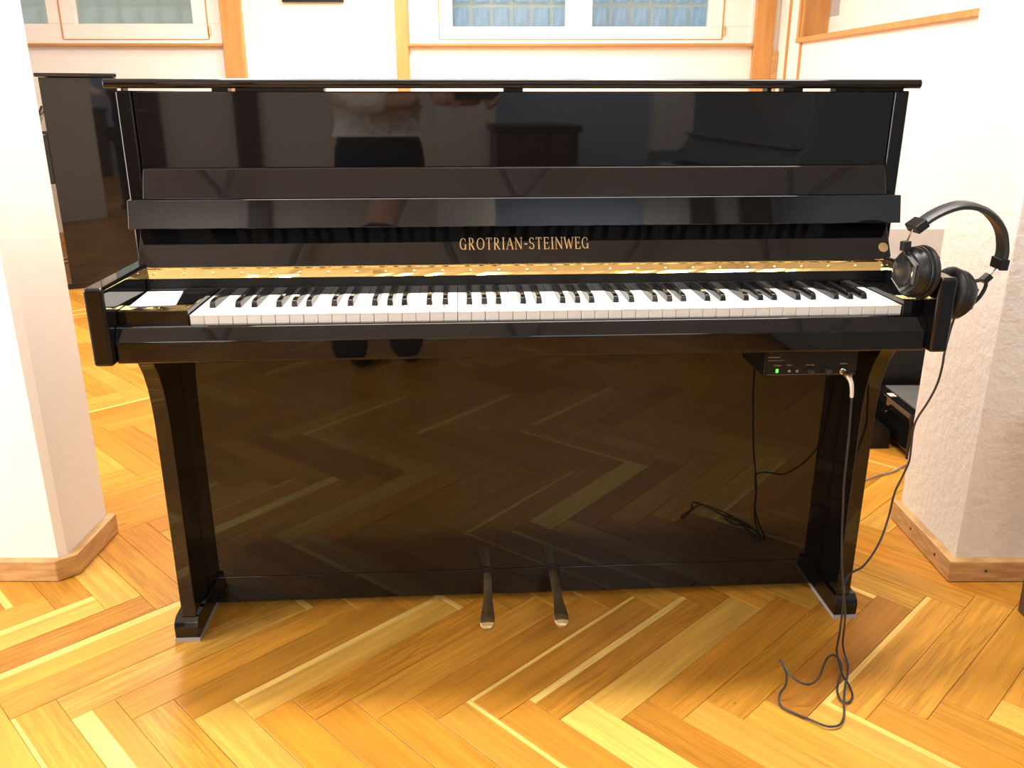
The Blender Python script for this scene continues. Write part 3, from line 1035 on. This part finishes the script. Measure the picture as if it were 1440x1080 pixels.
# white card lying on the left cheek block
cd = empty('paper_card', MP @ Vector((-0.691, 0.09, 0.7376)), PR)
tag(cd, 'blank white card lying on the left end of the keyboard', 'card')
cc = MB()
for z in (0.0, 0.0012):
    cc.v += [(p[0] + 0.691, p[1] - 0.09, z) for p in ((-0.7190, 0.028), (-0.6440, 0.034), (-0.6640, 0.1455), (-0.7270, 0.1440))]
cc.f += [(3, 2, 1, 0), (4, 5, 6, 7), (0, 1, 5, 4), (1, 2, 6, 5), (2, 3, 7, 6), (3, 0, 4, 7)]
cc.build('sheet', M['paper'], cd)

# control box of the silent system under the key bed
BX = Vector((0.470, 0.07, 0.594))
bx = empty('control_box', MP @ BX, PR)
tag(bx, 'small black control box with green light fixed under the keyboard', 'control box')
MB().box(0.3855, 0.5570, 0.024, 0.15, 0.5925, 0.6525).shift(BX).build('housing', M['box_black'], bx, bevel=0.002)
fpl = MB().box(0.3885, 0.5540, 0.0215, 0.0245, 0.5955, 0.6495).shift(BX).build('front_plate', M['box_black'], bx, bevel=0.0006)


def knob(x, z, r, h, m, name, lab=None):
    Mx = Matrix.Translation((x - BX.x, 0.0215 - BX.y, z - BX.z)) @ Matrix.Rotation(pi / 2, 4, 'X')
    o = MB().lathe([(r, -0.001), (r, h * 0.8), (r * 0.85, h)], Mx, 20).build(name, m, bx, smooth=True)
    if lab:
        o['label'] = lab
    return o


MB().box(0.4063, 0.4107, 0.0195, 0.022, 0.6015, 0.6085).shift(BX).build('power_light', M['led'], bx, bevel=0.0005)['label'] = 'glowing green power light'
knob(0.4310, 0.6043, 0.0026, 0.002, M['cable_grey'], 'button')
knob(0.4455, 0.6040, 0.0026, 0.002, M['cable_grey'], 'button')
knob(0.4700, 0.6030, 0.0052, 0.010, M['dial'], 'knob')
knob(0.5010, 0.6040, 0.0058, 0.012, M['dial'], 'knob')
knob(0.5300, 0.6020, 0.0058, 0.0025, M['chrome'], 'jack_socket')


def plate_y(z):
    return (0.0215 - BX.y, 0.0215 - BX.y)


for txt, x0, x1, z0, hh in (('POWER', 0.4015, 0.4155, 0.6135, 0.0026), ('MIDI', 0.4260, 0.4350, 0.6140, 0.0024), ('VOLUME', 0.4610, 0.4770, 0.6140, 0.0024), ('PHONES', 0.5235, 0.5370, 0.6150, 0.0024)):
    lettering('print', txt, x0 - BX.x, x1 - BX.x, z0 - BX.z, hh, plate_y, bx, M['print'], depth=0.0002, wide=0.2, thin=0.12)
MB().box(0.3905, 0.5515, 0.0210, 0.0216, 0.5972, 0.5976).box(0.3905, 0.420, 0.0210, 0.0216, 0.6240, 0.6246).box(0.3905, 0.412, 0.0210, 0.0216, 0.6300, 0.6312).shift(BX).build('print_line', M['print'], bx)

# ------------------------------------------------------------------ headphones hung over the right key arm
HB = Vector((0.66, -0.02, 0.785))
hp = empty('headphones', MP @ HB, PR)
tag(hp, 'black over-ear headphones clamped over the right arm of the piano', 'headphones')


def H(p):
    return Vector(p) - HB


def cup(center, axis, name_side):
    """ear cup: axis points outwards from the pad to the badge"""
    a = Vector(axis).normalized()
    Q = Matrix.Translation(H(center)) @ a.to_track_quat('Z', 'Y').to_matrix().to_4x4() @ Matrix.Diagonal((1, 1, 0.80, 1))
    hs = MB().lathe([(0.030, 0.018), (0.0435, 0.0185), (0.0445, 0.021), (0.0445, 0.025), (0.0425, 0.0262), (0.0425, 0.029), (0.0438, 0.0305), (0.0430, 0.037), (0.0390, 0.044), (0.0355, 0.0495), (0.030, 0.0505)], Q, 40)
    c = hs.build('ear_cup', M['hard_plastic'], hp, smooth=True)
    pd_ = MB().lathe([(0.020, 0.004), (0.024, 0.0005), (0.032, -0.001), (0.040, 0.001), (0.0455, 0.006), (0.0465, 0.011), (0.0450, 0.016), (0.040, 0.0185), (0.020, 0.0185)], Q, 40)
    pd_.build('ear_cushion', M['cushion'], c, smooth=True)
    # hexagonal bezel and cap
    bz = MB()
    b0 = 0
    for r, h in ((0.0355, 0.0470), (0.0345, 0.0535), (0.0300, 0.0565), (0.0215, 0.0540)):
        for k in range(6):
            t = 2 * pi * (k + 0.5) / 6
            bz.v.append(tuple(Q @ Vector((r * cos(t), r * sin(t), h))))
    for i in range(3):
        for k in range(6):
            k2 = (k + 1) % 6
            bz.f.append((i * 6 + k, i * 6 + k2, i * 6 + 6 + k2, i * 6 + 6 + k))
    bz.f.append(tuple(range(5, -1, -1)))
    bz.f.append(tuple(range(18, 24)))
    bo = bz.build('bezel', M['bezel'], c)
    bo['label'] = 'silvery hexagonal bezel'
    MB().lathe([(0.0225, 0.050), (0.0225, 0.0550), (0.019, 0.0562), (0.006, 0.0566)], Q, 6).build('cap', M['badge'], c, smooth=True)
    return Q


axL = Vector((-0.98, -0.16, 0.05))
QL = cup((0.6455, 0.0020, 0.7865), axL, 'left')
axR = Vector((0.97, 0.10, -0.18))
QR = cup((0.6840, 0.0020, 0.7500), axR, 'right')

band = [(0.6191, -0.0050, 0.8711), (0.6394, -0.0035, 0.8850), (0.6659, -0.0020, 0.8967), (0.6935, -0.0005, 0.9014), (0.7242, 0.0010, 0.8955), (0.7513, 0.0025, 0.8789), (0.7707, 0.0040, 0.8550), (0.7803, 0.0055, 0.8252), (0.7810, 0.0070, 0.8042)]
bp_ = smooth_path(band, 6)
cen = Vector((0.70, 0.0, 0.82))


def strap(pts, hw, th, name, m, parent, widen=True):
    mb = MB()
    n = len(pts)
    for i, p in enumerate(pts):
        t = (pts[min(i + 1, n - 1)] - pts[max(i - 1, 0)]).normalized()
        rad = (p - cen)
        rad = (rad - t * rad.dot(t)).normalized()
        dep = t.cross(rad).normalized()
        if dep.y < 0:
            dep = -dep
        dep = (dep + Vector((0.25, 0, 0.35)) * 0.5 * (1 - i / (n - 1))).normalized()
        prof = [(-hw, -th * .5), (-hw * .8, -th), (hw * .8, -th), (hw, -th * .5), (hw, th * .3), (hw * .6, th), (-hw * .6, th), (-hw, th * .3)]
        for d, r in prof:
            mb.v.append(tuple(p + dep * d + rad * r - HB))
    m_ = 8
    for i in range(n - 1):
        for k in range(m_):
            k2 = (k + 1) % m_
            mb.f.append((i * m_ + k, i * m_ + k2, (i + 1) * m_ + k2, (i + 1) * m_ + k))
    mb.f.append(tuple(range(m_)))
    mb.f.append(tuple((n - 1) * m_ + k for k in reversed(range(m_))))
    return mb.build(name, m, parent, smooth=True)


hb = strap(bp_, 0.0150, 0.0055, 'headband', M['leatherette'], hp)


def obox(center, zdir, xdir, sx, sy, sz, name, m, parent, bevel=0.0015):
    z = Vector(zdir).normalized()
    x = Vector(xdir)
    x = (x - z * x.dot(z)).normalized()
    y = z.cross(x)
    R = Matrix((x, y, z)).transposed().to_4x4()
    o = MB().box(-sx / 2, sx / 2, -sy / 2, sy / 2, -sz / 2, sz / 2).build(name, m, parent, bevel=bevel)
    o.matrix_local = Matrix.Translation(H(center)) @ R
    return o


tL = (bp_[0] - bp_[2]).normalized()
tR = (bp_[-1] - bp_[-3]).normalized()
obox((0.6145, -0.0055, 0.8685), tL, (0.3, 1, 0.3), 0.0345, 0.0155, 0.022, 'band_end', M['hard_plastic'], hb)
obox((0.7800, 0.0072, 0.7995), tR, (0, 1, 0), 0.0330, 0.0150, 0.019, 'band_end', M['hard_plastic'], hb)


def wires(p0, p1, name):
    p0, p1 = H(p0), H(p1)
    mb = MB()
    for dy in (-0.006, 0.006):
        d = Vector((dy * 0.5, dy, 0))
        mb.tube([p0 + d, (p0 + p1) / 2 + d * 1.1, p1 + d * 0.7], 0.0011, 6)
    return mb.build(name, M['chrome'], hp, smooth=True)


wires((0.6080, -0.0055, 0.8620), (0.6005, -0.0050, 0.8390), 'slider')
wires((0.7770, 0.0050, 0.7915), (0.7625, 0.0050, 0.7770), 'slider')
obox((0.6000, -0.0045, 0.8335), (-0.05, 0, 1), (1, 0.2, 0), 0.0150, 0.0120, 0.0165, 'slider_block', M['hard_plastic'], hp)
obox((0.7590, 0.0055, 0.7735), (0.6, 0, 0.6), (0, 1, 0), 0.0150, 0.0110, 0.0165, 'slider_block', M['hard_plastic'], hp)
yk = MB()
yk.tube(smooth_path([H(p) for p in ((0.7555, 0.006, 0.7715), (0.7470, 0.008, 0.7690), (0.7360, 0.010, 0.7670), (0.7240, 0.012, 0.7640))], 4), 0.0034, 8)
yk.tube(smooth_path([H(p) for p in ((0.7590, 0.005, 0.7700), (0.7605, 0.005, 0.7600), (0.7570, 0.005, 0.7480), (0.7500, 0.006, 0.7350), (0.7400, 0.009, 0.7250), (0.7260, 0.012, 0.7210))], 4), 0.0034, 8)
yk.build('yoke', M['hard_plastic'], hp, smooth=True)
yk = MB()
yk.tube(smooth_path([H(p) for p in ((0.6000, -0.0045, 0.8290), (0.6015, -0.0040, 0.8240), (0.6040, -0.0030, 0.8200))], 4), 0.0040, 8)
yk.build('yoke', M['hard_plastic'], hp, smooth=True)

c1 = [(0.5298, -0.0125, 0.5960), (0.5318, -0.0170, 0.5850), (0.5330, -0.0200, 0.5720), (0.5347, -0.0200, 0.5510), (0.5378, -0.0200, 0.4961), (0.5396, -0.0200, 0.4400), (0.5411, -0.0200, 0.3971), (0.5434, -0.0200, 0.3680), (0.5519, -0.0200, 0.2786), (0.5577, -0.0200, 0.2326), (0.5630, -0.0200, 0.2014), (0.5693, -0.0200, 0.1619), (0.5724, -0.0200, 0.1379), (0.5725, -0.0200, 0.1025), (0.5733, -0.0190, 0.0720), (0.5790, -0.0060, 0.0350)]
lp = [(0.5880, 0.0101, 0.0080), (0.5745, -0.0329, 0.0090), (0.5678, -0.0679, 0.0080), (0.5699, -0.0878, 0.0050), (0.5649, -0.1169, 0.0040), (0.5539, -0.1330, 0.0040), (0.5430, -0.1379, 0.0040), (0.5363, -0.1301, 0.0040), (0.5395, -0.1078, 0.0040), (0.5507, -0.0840, 0.0045), (0.5664, -0.0611, 0.0140), (0.5726, -0.0423, 0.0180), (0.5720, -0.0296, 0.0220), (0.5600, -0.0305, 0.0300), (0.5425, -0.0455, 0.0350), (0.5250, -0.0690, 0.0350), (0.5048, -0.0995, 0.0350), (0.4817, -0.1239, 0.0400), (0.4651, -0.1331, 0.0450), (0.4503, -0.1311, 0.0500), (0.4398, -0.1180, 0.0550), (0.4343, -0.1011, 0.0600), (0.4294, -0.0871, 0.0660), (0.4358, -0.0984, 0.0550), (0.4368, -0.1086, 0.0450), (0.4333, -0.1156, 0.0300), (0.4237, -0.1186, 0.0150), (0.4188, -0.1292, 0.0060), (0.4214, -0.1451, 0.0040), (0.4403, -0.1641, 0.0040), (0.4589, -0.1792, 0.0040), (0.4777, -0.1982, 0.0060), (0.4935, -0.2008, 0.0060), (0.5081, -0.1949, 0.0060), (0.5228, -0.1750, 0.0060), (0.5341, -0.1472, 0.0120), (0.5511, -0.1110, 0.0140), (0.5741, -0.0709, 0.0140), (0.5928, -0.0313, 0.0080), (0.6008, 0.0023, 0.0080)]
c2 = [(0.7185, 0.0120, 0.7060), (0.7200, 0.0220, 0.6750), (0.7211, 0.0300, 0.6297), (0.7242, 0.0350, 0.6035), (0.7233, 0.0400, 0.5673), (0.7141, 0.0450, 0.5305), (0.7014, 0.0500, 0.4960), (0.6978, 0.0517, 0.4708), (0.7002, 0.0533, 0.4333), (0.7014, 0.0550, 0.4027), (0.6931, 0.0567, 0.3689), (0.6844, 0.0583, 0.3362), (0.6810, 0.0600, 0.2857), (0.6658, 0.0467, 0.2460), (0.6460, 0.0333, 0.2176), (0.6212, 0.0200, 0.1959), (0.5969, 0.0067, 0.1936), (0.5787, -0.0067, 0.1896), (0.5690, -0.0220, 0.1761), (0.5701, -0.0240, 0.1516), (0.5745, -0.0260, 0.1315), (0.5765, -0.0270, 0.1050), (0.5775, -0.0270, 0.0766), (0.5870, -0.0120, 0.0400)]
path = smooth_path([H(p) for p in c1 + lp + c2[::-1]], 5)
cb = MB().tube(path, 0.0021, 7).build('headphone_cable', M['cable'], hp, smooth=True)
cb['label'] = 'dark cable looping on the floor'
MB().tube([H(p) for p in ((0.5298, 0.0190, 0.6020), (0.5298, 0.0040, 0.6020))], [0.0032, 0.0032], 14).tube([H(p) for p in ((0.5298, 0.006, 0.6020), (0.5298, 0.001, 0.6020), (0.5298, -0.007, 0.6000), (0.5300, -0.011, 0.5975))], [0.0060, 0.0062, 0.0062, 0.0040], 14).build('plug', M['brass_old'], cb, smooth=True)
MB().tube(smooth_path([H(p) for p in ((0.5299, -0.0105, 0.5985), (0.5312, -0.0165, 0.5920), (0.5326, -0.0192, 0.5800), (0.5337, -0.0200, 0.5660))], 4), [0.0042, 0.0042, 0.0040, 0.0040, 0.0038, 0.0038, 0.0036, 0.0036, 0.0034, 0.0034, 0.0033, 0.0033, 0.0030], 10).build('strain_relief', M['rubber_white'], cb, smooth=True)['label'] = 'pale bent strain relief'


# ------------------------------------------------------------------ other pianos
def other_piano(loc, rz, hw, depth, height, lab, skin_m=None):
    """local frame: case front at y = 0, keyboard sticks out to -y"""
    r = empty('upright_piano', loc, rz)
    tag(r, lab, 'piano')
    P_ = lambda mb, name, m=None, bevel=0.003: mb.build(name, m or skin_m or LQ, r, bevel=bevel, seg=2)
    for s in (-1, 1):
        P_(MB().box(min(s * hw, s * (hw - 0.03)), max(s * hw, s * (hw - 0.03)), 0.0, depth, 0.02, height - 0.022), 'side_panel')
        P_(MB().prism([(-0.24, 0.615), (-0.255, 0.63), (-0.255, 0.765), (-0.24, 0.783), (-0.09, 0.785), (-0.06, 0.800), (-0.04, 0.83), (-0.02, 0.862), (0.0, 0.872), (0.0, 0.60), (-0.18, 0.60)], min(s * hw, s * (hw - 0.035)), max(s * hw, s * (hw - 0.035))), 'key_arm')
        P_(MB().box(min(s * hw, s * (hw - 0.05)), max(s * hw, s * (hw - 0.05)), -0.03, depth, 0.0, 0.03), 'toe_block')
    P_(MB().box(-hw - 0.012, hw + 0.012, -0.018, depth + 0.005, height - 0.020, height), 'lid', bevel=0.005)
    P_(MB().box(-hw + 0.031, hw - 0.031, 0.004, 0.022, 0.86, height - 0.024), 'upper_panel')
    P_(MB().box(-hw + 0.031, hw - 0.031, 0.012, 0.03, 0.10, 0.615), 'lower_panel')
    P_(MB().box(-hw + 0.031, hw - 0.031, 0.016, depth - 0.02, 0.03, 0.096), 'bottom_rail')
    P_(MB().box(-hw + 0.031, hw - 0.031, depth - 0.03, depth - 0.005, 0.06, height - 0.03), 'back_board', M['lacquer_satin'], 0)
    P_(MB().box(-hw + 0.036, hw - 0.036, -0.235, 0.01, 0.615, 0.66), 'keybed')
    P_(MB().box(-hw + 0.036, hw - 0.036, -0.24, -0.215, 0.66, 0.705), 'key_slip')
    P_(MB().prism([(-0.055, 0.725), (-0.03, 0.86), (0.003, 0.86), (0.003, 0.725)], -hw + 0.036, hw - 0.036), 'fallboard')
    P_(MB().prism([(-0.055, 0.868), (-0.055, 0.884), (0.003, 0.884), (0.003, 0.868)], -hw + 0.036, hw - 0.036), 'music_ledge')
    kx0 = -0.6125
    kw = KW
    w0 = MB().box(-kw / 2 + 0.0006, kw / 2 - 0.0006, -0.212, -0.062, 0.70, 0.722).build('white_key', M['ivory'], r)
    w0.location = (kx0 + kw / 2, 0, 0)
    for i in range(1, 52):
        dup(w0, r, (kx0 + kw * (i + 0.5), 0, 0))
    b0 = None
    for i in range(51):
        if i % 7 in (0, 2, 3, 5, 6):
            x = kx0 + kw * (i + 1)
            if b0 is None:
                b0 = MB().prism([(-0.160, 0.720), (-0.155, 0.733), (-0.062, 0.734), (-0.062, 0.720)], -0.005, 0.005).build('black_key', M['ebony'], r)
                b0.location = (x, 0, 0)
            else:
                dup(b0, r, (x, 0, 0))
    for s in (-1, 1):
        P_(MB().box(min(s * 0.614, s * (hw - 0.036)), max(s * 0.614, s * (hw - 0.036)), -0.214, -0.03, 0.66, 0.728), 'cheek_block')
    for x in (-0.08, 0.08):
        MB().tube([(x, 0.02, 0.06), (x, -0.06, 0.055), (x, -0.11, 0.045)], [0.009, 0.011, 0.014], 8).build('pedal', M['brass_old'], r, smooth=True)
    return r


P2A = 24.0
P2F = (-2.56 - 0.725 * sin(radians(P2A)), 4.93 + 0.725 * cos(radians(P2A)))
p2 = other_piano((P2F[0], P2F[1], 0), radians(-90 + P2A), 0.725, 0.385, 1.187, 'tall black upright piano at far left seen from its side, partly behind white wall')
# tilted music stand seen at its front edge
ms = MB().prism([(-0.075, 0.905), (-0.012, 1.02), (-0.004, 1.015), (-0.062, 0.895)], 0.20, 0.66).build('music_stand', LQ, p2, bevel=0.002)
p3 = other_piano((1.39, -0.80, 0), radians(-90), 0.725, 0.40, 1.19, 'black upright piano with a bluish sheen put into its colour, along the right wall, seen reflected in the glossy panel', M['slate'])

# low lacquered furniture behind the right wall edge
cb_ = empty('lacquered_cabinet', (1.60, 3.05, 0), 0)
tag(cb_, 'low black lacquered cabinet with shiny top behind the piano on the right', 'cabinet')
MB().box(-0.47, 0.44, -0.285, 0.29, 0.05, 0.553).build('body', LQ, cb_, bevel=0.003)
MB().box(-0.48, 0.45, -0.30, 0.30, 0.553, 0.583).build('top', LQ, cb_, bevel=0.004)
for s in (-1, 1):
    dr = MB().box(-0.455 if s < 0 else -0.010, -0.016 if s < 0 else 0.425, -0.298, -0.285, 0.07, 0.54).build('door', M['lacquer_satin'], cb_, bevel=0.002)
    MB().tube([(s * 0.03 - 0.013, -0.298, 0.32), (s * 0.03 - 0.013, -0.312, 0.32)], [0.004, 0.007], 10).build('knob', M['chrome'], dr, smooth=True)
MB().box(-0.45, 0.42, -0.26, 0.27, 0.0, 0.05).build('plinth', M['box_black'], cb_)
lb = empty('lacquered_box', (1.435, 2.58, 0), 0)
tag(lb, 'flat black glossy box on the floor in front of the low cabinet', 'box')
MB().prism([(-0.215, 0.022), (-0.215, 0.128), (0.22, 0.128), (0.22, 0.022)], -0.13, 0.135, 'y').build('body', LQ, lb, bevel=0.012, seg=3)
MB().box(-0.230, 0.235, -0.145, 0.142, 0.128, 0.160).build('top', LQ, lb, bevel=0.004)
MB().box(-0.222, -0.202, 0.02, 0.05, 0.160, 0.1615).build('label_strip', M['rubber_white'], lb)
for x in (-0.19, 0.19):
    for y in (-0.11, 0.11):
        MB().lathe([(0.016, 0.0), (0.018, 0.022)], Matrix.Translation((x, y, 0)), 14).build('foot', M['box_black'], lb, smooth=True)
MB().prism([(-0.29, 0.0), (-0.29, 0.10), (-0.226, 0.06), (-0.226, 0.0)], -0.03, 0.12, 'y').build('side_bracket', M['box_black'], lb, bevel=0.003)
gp = MB().box(-0.195, 0.21, -0.115, 0.125, 0.160, 0.163).build('top_pad', M['grey_pad'], lb)
gp['label'] = 'grey top pad'

cord = MB().tube(smooth_path([(0.86, 2.20, 0.004), (0.95, 2.255, 0.004), (1.033, 2.303, 0.004), (1.089, 2.338, 0.004), (1.142, 2.363, 0.004), (1.199, 2.410, 0.004), (1.27, 2.455, 0.004), (1.36, 2.43, 0.004)], 5), 0.0026, 6).build('floor_cord', M['cable_grey'], smooth=True)
tag(cord, 'thin grey cord lying on the floor behind the piano on the right', 'cord')

# bench: one dark leg of it reaches into the frame at the right
bn = empty('wooden_bench', (1.343, 1.42, 0), 0)
tag(bn, 'dark brown wooden bench at the right picture edge, one leg in view', 'bench')
MB().box(-0.25, 0.25, -0.24, 0.24, 0.42, 0.46).build('seat', M['dark_wood'], bn, bevel=0.008)
for x in (-0.215, 0.215):
    for y in (-0.205, 0.205):
        mb = MB()
        for z, h in ((0.0, 0.014), (0.42, 0.020)):
            mb.v += [(x - h, y - h, z), (x + h, y - h, z), (x + h, y + h, z), (x - h, y + h, z)]
        mb.f += [(3, 2, 1, 0), (4, 5, 6, 7), (0, 1, 5, 4), (1, 2, 6, 5), (2, 3, 7, 6), (3, 0, 4, 7)]
        mb.build('leg', M['dark_wood'], bn, bevel=0.003)
MB().box(-0.215, 0.215, -0.21, -0.195, 0.36, 0.42).box(-0.215, 0.215, 0.195, 0.21, 0.36, 0.42).build('apron', M['dark_wood'], bn)

# cupboard behind the camera (reflection only)
kb = empty('wooden_cupboard', (0.60, -2.25, 0), 0)
tag(kb, 'dark wooden cupboard behind the camera, seen only as a reflection', 'cupboard')
MB().box(-0.25, 0.25, -0.22, 0.20, 0.06, 0.86).build('body', M['door'], kb, bevel=0.004)
MB().box(-0.27, 0.27, -0.23, 0.225, 0.86, 0.90).build('top', M['dark_wood'], kb, bevel=0.004)
for s in (-1, 1):
    MB().box(-0.245 if s < 0 else 0.004, -0.004 if s < 0 else 0.245, 0.20, 0.215, 0.08, 0.85).build('door', M['door'], kb, bevel=0.003)
MB().box(-0.24, 0.24, -0.20, 0.18, 0.0, 0.06).build('plinth', M['dark_wood'], kb)


# ------------------------------------------------------------------ the photographer, seen in the glossy upper panel
def skin_obj(name, chains, m, parent, sub=2, smooth=True):
    """chains: list of (list of (x,y,z,r)), first point of later chains may be index of an existing vertex"""
    verts, edges, rad = [], [], []
    for ch in chains:
        prev = None
        for p in ch:
            if isinstance(p, int):
                prev = p
                continue
            verts.append(p[:3])
            rad.append(p[3:] if len(p) == 5 else (p[3], p[3]))
            if prev is not None:
                edges.append((prev, len(verts) - 1))
            prev = len(verts) - 1
    me = bpy.data.meshes.new(name)
    me.from_pydata(verts, edges, [])
    me.materials.append(m)
    o = bpy.data.objects.new(name, me)
    col.objects.link(o)
    o.parent = parent
    o.modifiers.new('skin', 'SKIN')
    sd = me.skin_vertices[0].data
    for i, r in enumerate(rad):
        sd[i].radius = r
        sd[i].use_root = (i == 0)
    o.modifiers['skin'].use_smooth_shade = True
    s = o.modifiers.new('sub', 'SUBSURF')
    s.levels = sub
    s.render_levels = sub
    return o


ps = empty('person', (-0.30, -0.30, 0), 0)
tag(ps, 'person in white shirt and dark trousers holding a phone, reflected in the piano panel', 'person')
# local coordinates about the standing point; faces +x +y (towards the phone at the camera)
body = [
    # pelvis (0), belly 1, chest 2, neck-base 3, neck 4, head 5.. 
    [(0, 0, .90, .150, .125), (0.0, 0.0, 1.02, .155, .125), (-0.01, -0.01, 1.16, .160, .120), (-.015, -.02, 1.30, .165, .115), (-.012, -.02, 1.42, .100, .085), (0.0, -.005, 1.49, .058, .058), (0.02, .01, 1.56, .070, .075), (0.03, .02, 1.63, .078, .092), (0.03, .02, 1.70, .066, .078)],
    # legs
    [0, (-.085, .02, .82, .095, .100), (-.095, .02, .48, .062, .064), (-.10, -.01, .10, .040, .042), (-.085, .02, .045, .042, .036), (-.05, .11, .03, .040, .028)],
    [0, (.085, -.03, .82, .095, .100), (.10, -.02, .48, .062, .064), (.11, -.06, .10, .040, .042), (.125, -.03, .045, .042, .036), (.16, .06, .03, .040, .028)],
    # arms: left shoulder/elbow/wrist, right
    [3, (-.175, .03, 1.37, .060), (-.19, .09, 1.14, .046), (-.02, .20, 1.045, .040), (.17, .235, 1.062, .030)],
    [3, (.165, -.06, 1.37, .060), (.21, -.02, 1.14, .046), (.30, .10, 1.07, .038), (.385, .235, 1.062, .029)],
]
skin_obj('body', body, M['skin'], ps)
shirt = [
    [(0, 0, 1.08, .172, .140), (0.0, .0, 1.04, .178, .150), ],
    [0, (-0.01, -0.01, 1.16, .172, .135), (-.015, -.02, 1.30, .176, .128), (-.012, -.02, 1.40, .120, .100), (-.008, -.015, 1.445, .072, .070)],
    [3, (-.178, .03, 1.37, .074), (-.195, .09, 1.14, .060), (-.06, .185, 1.05, .054), (.06, .215, 1.055, .047)],
    [3, (.168, -.06, 1.37, .074), (.213, -.02, 1.14, .060), (.275, .065, 1.085, .052), (.315, .125, 1.068, .045)],
]
skin_obj('shirt', shirt, M['shirt'], ps)
tr = [
    [(0, 0, .90, .170, .145), (0, 0, 1.00, .160, .135)],
    [0, (-.088, .02, .80, .108, .112), (-.095, .02, .48, .082, .084), (-.10, -.01, .09, .068, .070)],
    [0, (.088, -.03, .80, .108, .112), (.10, -.02, .48, .082, .084), (.11, -.06, .09, .068, .070)],
]
skin_obj('trousers', tr, M['trousers'], ps)
for (x, y) in ((-.075, .05), (.135, 0.0)):
    mb = MB()
    mb.lathe([(0.030, -.13), (0.045, -.11), (0.050, -.04), (0.040, .03), (0.046, .08), (0.042, .12), (0.020, .14)], Matrix.Translation((x, y, 0.038)) @ Matrix.Rotation(radians(25), 4, 'Z') @ Matrix.Rotation(-pi / 2, 4, 'X') @ Matrix.Diagonal((0.95, 0.80, 1, 1)), 16)
    mb.build('shoe', M['shoe'], ps, smooth=True)
hr = skin_obj('hair', [[(0.022, .010, 1.70, .084, .094), (0.012, -.012, 1.655, .080, .090), (0.0, -.03, 1.58, .060, .050)]], M['hair'], ps)
# face: nose, ears, eyes, mouth
fc = Vector((0.62, 0.78, 0)).normalized()
sd = Vector((0.78, -0.62, 0))
hc = Vector((0.03, 0.02, 1.625))
MB().lathe([(0.004, 0.0), (0.011, 0.004), (0.010, 0.016), (0.004, 0.034)], Matrix.Translation(hc + fc * 0.085 + Vector((0, 0, -0.024))), 10).build('nose', M['skin'], ps, smooth=True)
for s in (-1, 1):
    MB().lathe([(0.002, -0.009), (0.009, -0.004), (0.010, 0.0), (0.009, 0.004), (0.002, 0.009)], Matrix.Translation(hc + fc * 0.074 + sd * 0.031 * s + Vector((0, 0, 0.008))), 10).build('eye', M['paper'], ps, smooth=True)
    MB().lathe([(0.004, -0.03), (0.012, -0.02), (0.014, 0.01), (0.006, 0.028)], Matrix.Translation(hc + sd * 0.078 * s), 10).build('ear', M['skin'], ps, smooth=True)
MB().tube([hc + fc * 0.076 + sd * t + Vector((0, 0, -0.048 + abs(t) * 0.1)) for t in (-0.024, -0.012, 0, 0.012, 0.024)], 0.004, 6).build('mouth', M['skin'], ps, smooth=True)


# hands: palm block plus five separate finger chains each, closing on the phone
def hand(wrist, palm, fingers, name):
    ch = [[(*wrist, .027, .020), (*palm, .036, .017)]]
    for f in fingers:
        ch.append([1] + [(*p, r) for p, r in f])
    return skin_obj(name, ch, M['skin'], ps, sub=1)


# phone lies across x -0.012..0.150, y -0.020..-0.010, z 1.058..1.084 (world); local offset +0.30
hand((.205, .236, 1.060), (.245, .245, 1.062), [
    [((.262, .252, 1.088), .010), ((.282, .268, 1.096), .0085), ((.300, .272, 1.095), .007)],
    [((.278, .262, 1.082), .009), ((.300, .270, 1.088), .008), ((.318, .272, 1.089), .007)],
    [((.282, .262, 1.066), .009), ((.304, .270, 1.060), .008), ((.320, .276, 1.052), .007)],
    [((.280, .258, 1.052), .009), ((.300, .266, 1.046), .008), ((.316, .274, 1.044), .0065)],
    [((.272, .250, 1.042), .008), ((.290, .258, 1.036), .007), ((.304, .266, 1.036), .006)],
], 'hand')
hand((.395, .245, 1.060), (.425, .262, 1.056), [
    [((.440, .262, 1.082), .010), ((.440, .268, 1.096), .0085), ((.425, .272, 1.098), .007)],
    [((.452, .278, 1.066), .009), ((.446, .298, 1.060), .008), ((.430, .302, 1.056), .007)],
    [((.448, .280, 1.054), .009), ((.440, .298, 1.048), .008), ((.424, .302, 1.046), .007)],
    [((.440, .276, 1.044), .009), ((.430, .292, 1.038), .008), ((.414, .298, 1.038), .0065)],
    [((.430, .268, 1.036), .008), ((.418, .282, 1.030), .007), ((.404, .288, 1.030), .006)],
], 'hand')
ph = empty('phone', (0.069, -0.016, 1.058), 0)
tag(ph, 'grey phone held level in both hands, reflected in the piano panel', 'phone')
MB().box(-0.081, 0.081, -0.004, 0.004, 0.0, 0.075).build('body', M['phone'], ph, bevel=0.003)
MB().lathe([(0.006, 0.0), (0.006, 0.002)], Matrix.Translation((-0.069, 0.004, 0.022)) @ Matrix.Rotation(-pi / 2, 4, 'X'), 14).build('lens', M['badge'], ph, smooth=True)
